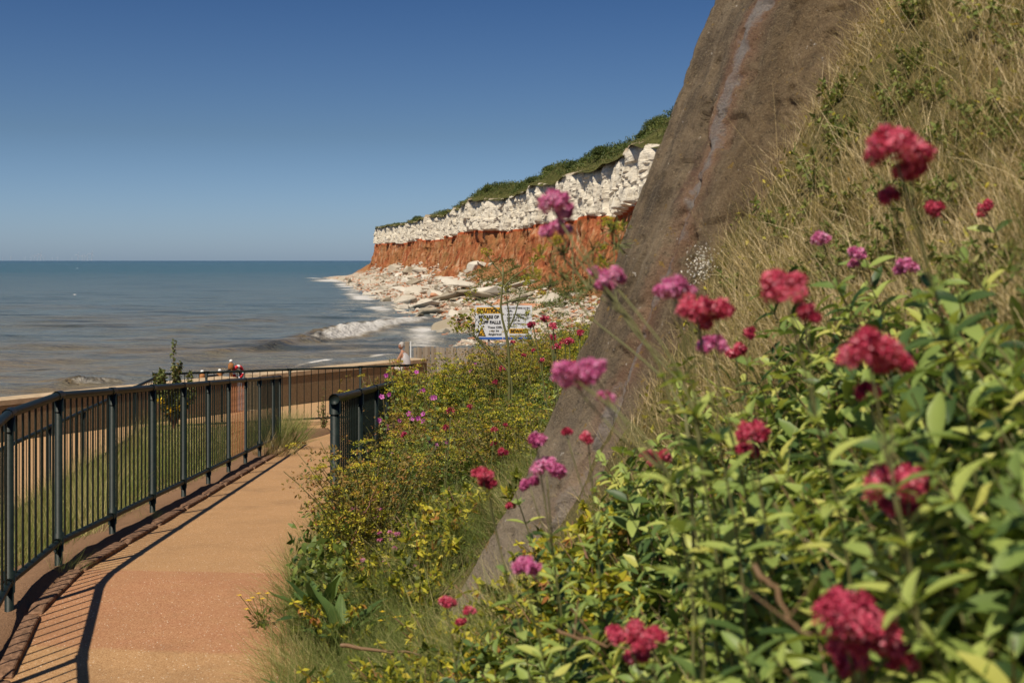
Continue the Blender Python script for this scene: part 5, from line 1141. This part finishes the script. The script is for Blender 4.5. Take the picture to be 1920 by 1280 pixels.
# --- shrub behind the near railing
def leafbush(name, loc, h, r, n_, mat, lab, cat, grp=None, up=1., yel=0, lf=1.):
    root = empty(name, loc); tag(root, lab, cat, grp); ms, ml = MB(), MB()
    for k in range(26 if lf > 1 else 9):
        a_ = rng.random()*6.3; L_ = h*rng.uniform(.5, .9) if k else h; rr_ = r*rng.uniform(.3, 1)*(0 if k == 0 else 1); tip = np.array([math.cos(a_)*rr_, math.sin(a_)*rr_, L_*(1-.35*rr_/r)]); st_ = curve((0, 0, -.05), tip, 9, .06); ms.tube(st_, np.linspace(.008, .002, 9), 5, tint=.8)
        for j in range(n_):
            f = rng.uniform(.25, 1); c = np.array([np.interp(f*8, np.arange(9), st_[:, q]) for q in range(3)]); o = rdir(1, .4)[0]; m_ = 3; leaves(ml, c+rng.normal(0, .015, (m_, 3)), norm(o+rdir(m_)*.5), rdir(m_, 1), rng.uniform(.02, .042, m_)*lf, rng.uniform(.014, .028, m_)*lf, 2, .2, fold=.1, tint=np.clip(.58+rng.normal(0, .17, m_), 0, 1))
    ms.build('stem', M['stem'], root); ml.build('leaves', mat, root)
    if yel:
        mb = MB(); m_ = 26*yel; c = np.repeat(np.array([[-.14, -.1, h*.30], [.10, -.12, h*.24], [0, -.1, h*.2]])[:yel+1], 26, 0); c = c+rng.normal(0, .035, c.shape); leaves(mb, c, rdir(len(c)), rdir(len(c)), .05, .03, 2, .2, tint=rng.random(len(c))); mb.build('yellow_leaves', M['yellow'], root)
    return root
t_ = W(326, 640, 17.0); leafbush('shrub', (t_[0], 17.0, t_[2]-1.15), 1.15, .36, 60, M['scrub'], 'upright leafy shrub with some yellow leaves, rising above the near railing against the sea', 'shrub', yel=2, lf=1.25)
t_ = W(597, 715, 24.6); leafbush('weed', (t_[0]+.1, 24.6, PROM+.03), .95, .14, 16, M['scrub'], 'thin upright weed in front of the cross railing', 'plant')

# ------------------------------------------------------------------ grasses: nobody could count the blades
def grass(mb, x, y, z, L_, w, lean=(0, 0), spread=.45, bend=.5, tint=.5, k=3, tw=.12):
    n = len(x); d = np.stack([rng.normal(lean[0], spread, n)+fbm(x*4, y*4, 3, 2, 7)*.55, rng.normal(lean[1], spread, n)+fbm(x*4, y*4, 9, 2, 8)*.55, np.ones(n)], 1)
    tint = tint+fbm(x*9, y*9, 0, 2, 6)*.16
    leaves(mb, np.c_[x, y, z-.01], d, rdir(n), L_, w, k, rng.uniform(-.1, 1, n)*bend, shape='blade', tint=np.clip(tint+rng.normal(0, tw, n), 0, 1))
def area(n, ylo, yhi, fx, pw=1.):
    y = ylo+rng.random(n)**pw*(yhi-ylo); a_, b_ = fx(y); x = a_+rng.random(n)*(b_-a_); return x, y, bz(x, y)
# dry grass of the upper right slope, clumped
mb = MB(); n = 230000; x, y, z = area(n, 1.2, 7.2, lambda y: (Xr(y)*0-.1, .55*y+.9), 1.0)
px, py = proj(x, y, z); lim = np.interp(px, [800, 1000, 1200, 1400, 1600, 1920, 2300], [1180, 1060, 930, 800, 720, 640, 600])
cl = fbm(x*5, y*5, 0, 3, 61); keep = (px > 780) & (px < 2300) & (py > -500) & (py < 1400) & (rng.random(n) < np.where(py < lim+60, .9, .10)*(.55+.6*(cl > -.15))) & (np.hypot(x, y) > 1.25)
bare = sstep(.0, .30, np.interp(py, [0, 200, 330, 490, 740, 960, 1130], [1640, 1520, 1400, 1340, 1190, 1085, 850])+30-px*1.0+0*py); keep &= rng.random(n) > bare*.0
x, y, z, py, cl, px = x[keep], y[keep], z[keep], py[keep], cl[keep], px[keep]; n = len(x)
tone = .62+cl*.34+.12*np.clip((700-py)/600, -1, 1)
edge_ = np.abs(px-np.interp(py, [0, 200, 330, 490, 740, 960, 1130], [1640, 1520, 1400, 1340, 1190, 1085, 850])) < 90; short = (rng.random(n) < .80) | edge_; L_ = np.where(short, rng.uniform(.04, .15, n), rng.uniform(.16, .30, n))
L_ = np.where(hides(x, y, z, L_*.8) & (rng.random(n) > .12), 0, L_); k_ = L_ > 0; x, y, z, L_, tone = x[k_], y[k_], z[k_], L_[k_], tone[k_]; n = len(x)
grass(mb, x, y, z, L_, rng.uniform(.002, .0056, n), (-.14, -.1), .55, .9, tone, 3, .27)
tag(mb.build('dry_grass', M['dry']), 'long dry straw-coloured grass mixed with green on the steep bank at the upper right', 'grass', kind='stuff')
# seed stalks
mb = MB(); n = 420; x, y, z = area(n, 2.2, 6.0, lambda y: (.15*y, .5*y+.5)); px, py = proj(x, y, z); k_ = (py < 620) & (py > -400); x, y, z = x[k_], y[k_], z[k_]; n = len(x)
grass(mb, x, y, z, rng.uniform(.25, .55, n), .0024, (-.3, -.1), .25, .35, .86, 6, .08)
tag(mb.build('grass_stalks', M['dry']), 'thin pale grass stalks leaning out from the dry bank over the concrete', 'grass', kind='stuff')
# dry tangle at ground level: leaf litter and small leaves
mb = MB(); n = 60000; x, y, z = area(n, 1.0, 7.4, lambda y: (Xr(y)+.35, .55*y+.9)); px, py = proj(x, y, z); k_ = (px > 700) & (px < 2300) & (np.hypot(x, y) > 1.0) & ~hides(x, y, z, .05) & (rng.random(n) < np.where(py < np.interp(px, [800, 1200, 1500, 1920], [1100, 900, 740, 620]), .16, 1)); x, y, z, py = x[k_], y[k_], z[k_], py[k_]; n = len(x)
leaves(mb, np.c_[x, y, z+rng.random(n)*.05], rdir(n, .3), rdir(n, .6), rng.uniform(.012, .04, n), rng.uniform(.008, .02, n), 2, .3, fold=.1, tint=np.clip(rng.normal(.5, .22, n), 0, 1))
tag(mb.build('ground_cover', M['umbel']), 'small mixed leaves and weeds covering the bank between the flowers', 'ground cover', kind='stuff')
# green grass by the path and round the dock, and up to the buttress
mb = MB(); n = 70000; x, y, z = area(n, 4.2, 11.5, lambda y: (Xr(y)-.02, np.interp(y, [4, 6, 8, 12], [.1, .1, 1.0, 1.8]))); cl = fbm(x*3, y*3, 0, 3, 71); k_ = (rng.random(n) < .5+.6*(cl > -.2)) & ~hides(x, y, z, .22); x, y, z, cl = x[k_], y[k_], z[k_], cl[k_]; n = len(x)
near_e = x < Xr(y)+.35
grass(mb, x, y, z, np.where(near_e, rng.uniform(.08, .34, n), rng.uniform(.10, .36, n)), rng.uniform(.0025, .006, n), (-.25, -.08), .65, .9, .58+cl*.35, 4, .24)
n = 26000; x, y, z = area(n, 11, 27, lambda y: (Xr(y)+.0, 2.6+.05*y)); grass(mb, x, y, z, rng.uniform(.2, .6, n), .006, (-.1, 0), .4, .6, .62, 3, .2)
tag(mb.build('green_grass', M['grass']), 'long green grass along the right edge of the path and around the dock', 'grass', kind='stuff')
# undergrowth filling the thicket
mb = MB(); n = 60000; x, y, z = area(n, 6.4, 26, lambda y: (Xr(y)+.05, 2.0+.1*y), 1.3); k_ = ~((y < 8.4) & (x > -.9)); x, y, z = x[k_], y[k_], z[k_]; n = len(x); s_ = 1+y/25
cl = fbm(x*1.6, y*1.6, 0, 3, 91)
leaves(mb, np.c_[x, y, z+rng.random(n)**1.5*.42], rdir(n, .5), rdir(n, 1), rng.uniform(.02, .05, n)*s_, rng.uniform(.014, .03, n)*s_, 2, .25, fold=.1, tint=np.clip(.45+cl*.25+rng.normal(0, .16, n), 0, 1))
tag(mb.build('undergrowth', M['umbel_green']), 'dense low undergrowth below the yellow-green umbel plants', 'ground cover', kind='stuff')
# grass slope behind the near railing
mb = MB(); n = 60000; y = 2.5+rng.random(n)**.8*22; x = Xf(np.minimum(y, 20))-.25-rng.random(n)**.9*(Xf(np.minimum(y, 20))-X2(y)-.2); z = vz(x, y); px, py = proj(x, y, z); cl = fbm(x*1.5, y*1.5, 0, 3, 41); k_ = (px > -300) & (rng.random(n) < .35+.8*(cl > -.25)); x, y, z, cl = x[k_], y[k_], z[k_], cl[k_]; n = len(x)
grass(mb, x, y, z, rng.uniform(.12, .5, n)*(1+.5*cl), rng.uniform(.004, .008, n), (.05, -.05), .35, .6, .50+cl*.45, 3, .2)
tag(mb.build('verge_grass', M['grass']), 'green grass filling the slope between the two left railings', 'grass', kind='stuff')
# tufts one can tell apart
def tuft(x, y, z, h, r, n_, mat, lab, tint=.5, lean=(0, 0), name='grass_tuft'):
    mb = MB(); a_ = rng.random(n_)*6.3; rr_ = r*np.sqrt(rng.random(n_)); d = np.stack([np.cos(a_)*rr_/r*.7+lean[0], np.sin(a_)*rr_/r*.7+lean[1], np.ones(n_)], 1)
    leaves(mb, np.c_[np.cos(a_)*rr_, np.sin(a_)*rr_, np.zeros(n_)-.02], d, rdir(n_), h*rng.uniform(.5, 1.1, n_), h*.016, 4, rng.uniform(.1, .9, n_), shape='blade', tint=np.clip(tint+rng.normal(0, .15, n_), 0, 1))
    o = mb.build(name, mat); o.location = (x, y, z); tag(o, lab, 'grass', 'single grass tufts')
tuft(-3.62, 19.3, float(zfoot(19.3))-.05, .62, .28, 600, M['grass'], 'dense drooping grass tuft round the far end post of the near railing', .55, (.2, -.1))
tuft(-3.45, 17.8, float(zfoot(17.8))-.02, .4, .3, 300, M['dry'], 'browned grass tuft before the far end of the near railing', .5, (.3, -.1))
tuft(-2.80, 7.75, float(zfoot(7.75)), .16, .12, 90, M['grass'], 'small wiry grass tuft on the kerb at the bend of the railing', .7, (.5, -.3))
tuft(-3.05, 10.3, float(zfoot(10.3)), .12, .1, 60, M['grass'], 'little weed tuft at the foot of a railing post', .45)
t_ = W(745, 668, 31.4); tuft(t_[0], 31.4, PROM+.8, .40, .2, 110, M['dry'], 'spiky dry plant on the sea wall beside the seated person', .75, (-.9, 0), 'dry_plant')
# dead twig and bare stalks
def twig(pts, r, lab, d):
    P_ = [W(px, py, dd) for px, py, dd in pts]; mb = MB(); q_ = poly(P_, 12); q_ = q_+rng.normal(0, .003, q_.shape); mb.tube(q_, np.linspace(r, r*.4, 12), 6, tint=.9)
    for k in range(4): c = q_[rng.integers(3, 11)]; mb.tube([c, c+rdir(1)[0]*.08], [r*.4, r*.2], 4, tint=.9)
    tag(mb.build('twig', M['stem'], loc=q_[0], smooth=True), lab, 'twig')
twig([(640, 1210, 5.0), (700, 1217, 4.9), (790, 1228, 4.8)], .009, 'thick brown dead twig lying in the grass at the bottom', 5)
twig([(655, 1030, 6.9), (672, 985, 6.9), (690, 950, 6.9), (700, 925, 7)], .006, 'pale bare stalk standing in the grass beside the magenta valerian', 7)
twig([(668, 960, 7.6), (672, 920, 7.6), (667, 880, 7.6)], .005, 'thin grey dead stalk rising into the thicket', 7)
twig([(1040, 1180, 2.6), (1100, 1200, 2.5), (1180, 1215, 2.4)], .004, 'blurred bare stem crossing the leaves left of the low crimson flower', 2.4)
twig([(1420, 1060, 1.6), (1460, 1130, 1.5), (1510, 1190, 1.4)], .004, 'blurred brown stem running down to the biggest flower head', 1.5)

c_ = onface(1328, 508)+Nn*.02; mb = MB(); n_ = 420; o_ = rng.normal(0, 1, (n_, 3))*[.035, .03, .05]; leaves(mb, o_+Nn*rng.random((n_, 1))*.02, rdir(n_), rdir(n_), .009, .007, 1, .1, tint=rng.random(n_))
M['whitefl'] = leafmat('white_petal', [(0, (.30, .28, .22)), (.4, (.66, .62, .54)), (1, (.85, .82, .76))], .6, .2)
o = mb.build('white_flowers', M['whitefl']); o.location = c_; tag(o, 'patch of tiny whitish flowers growing against the concrete beside the dry grass', 'plant')
mb = MB(); k_ = 0
def weed(h, nl):
    root = empty('weed', (0, 0, 0)); ms, ml = MB(), MB()
    for k in range(7):
        a_ = rng.random()*6.3; L_ = h*rng.uniform(.5, 1.1); st_ = curve((0, 0, -.02), (math.cos(a_)*L_*.6, math.sin(a_)*L_*.6, L_*.8), 6, .1); ms.tube(st_, .002, 4, tint=rng.random())
        for j in range(nl):
            c = st_[rng.integers(1, 6)]; m_ = 3; dv = rdir(m_, .5); leaves(ml, np.repeat(c[None], m_, 0), dv, rdir(m_, 1), rng.uniform(.02, .05, m_), rng.uniform(.012, .024, m_), 2, .3, fold=.15, tint=np.clip(rng.normal(.5, .22, m_), 0, 1))
    ms.build('stem', M['stem'], root); ml.build('leaves', M['umbel'], root, smooth=True); return root
wp = [weed(.22, 9), weed(.28, 10), weed(.18, 8)]
for p in wp: KIDS[p.name] = children(p)
n = 0
while n < 90:
    y = 5.2+rng.random()*4.2; x = Xr(y)+.2+rng.random()*1.3; z = b1(x, y); px, py = proj(x, y, z)
    if 560 < px < 1010 and py < 1240 and not hides(x, y, z, .2): place(random.choice(wp), x, y, z+.04, rng.uniform(.6, 1.2), used, 'small-leaved weed growing through the long green grass between the dock and the thicket', 'plant', 'weeds in the green grass'); n += 1
wq = [weed(.2, 9), weed(.26, 9)]
for p in wq:
    for c in children(p):
        if c.name.startswith('leaves'): c.data.materials.clear(); c.data.materials.append(M['grass'])
    KIDS[p.name] = children(p)
n = 0; tries = 0
while n < 60 and tries < 9000:
    tries += 1; y = 1.8+rng.random()*3.6; x = .1+rng.random()*.5*y; z = b1(x, y); px, py = proj(x, y, z)
    if 1250 < px < 2000 and py < 640 and px > np.interp(py, [0, 200, 330, 490, 740], [1680, 1560, 1450, 1390, 1240]): place(random.choice(wq), x, y, z, rng.uniform(.4, .8), used, 'small green and rusty weed tucked into the dry grass of the slope', 'plant', 'weeds in the dry grass'); n += 1
n = 0; tries = 0
while n < 120 and tries < 6000:
    tries += 1; y = 3.2+rng.random()*3.0; x = Xr(y)+.25+rng.random()*1.8; z = b1(x, y); px, py = proj(x, y, z)
    if not (640 < px < 1230 and 1000 < py < 1420): continue
    if (px < 900 and y > 5.3) or hides(x, y, z, .16): continue
    place(random.choice(wp), x, y, z-.01, rng.uniform(.7, 1.1), used, 'small-leaved yellow-green weed in the rough ground below the foot of the buttress', 'plant', 'small weeds at the foot of the buttress'); n += 1
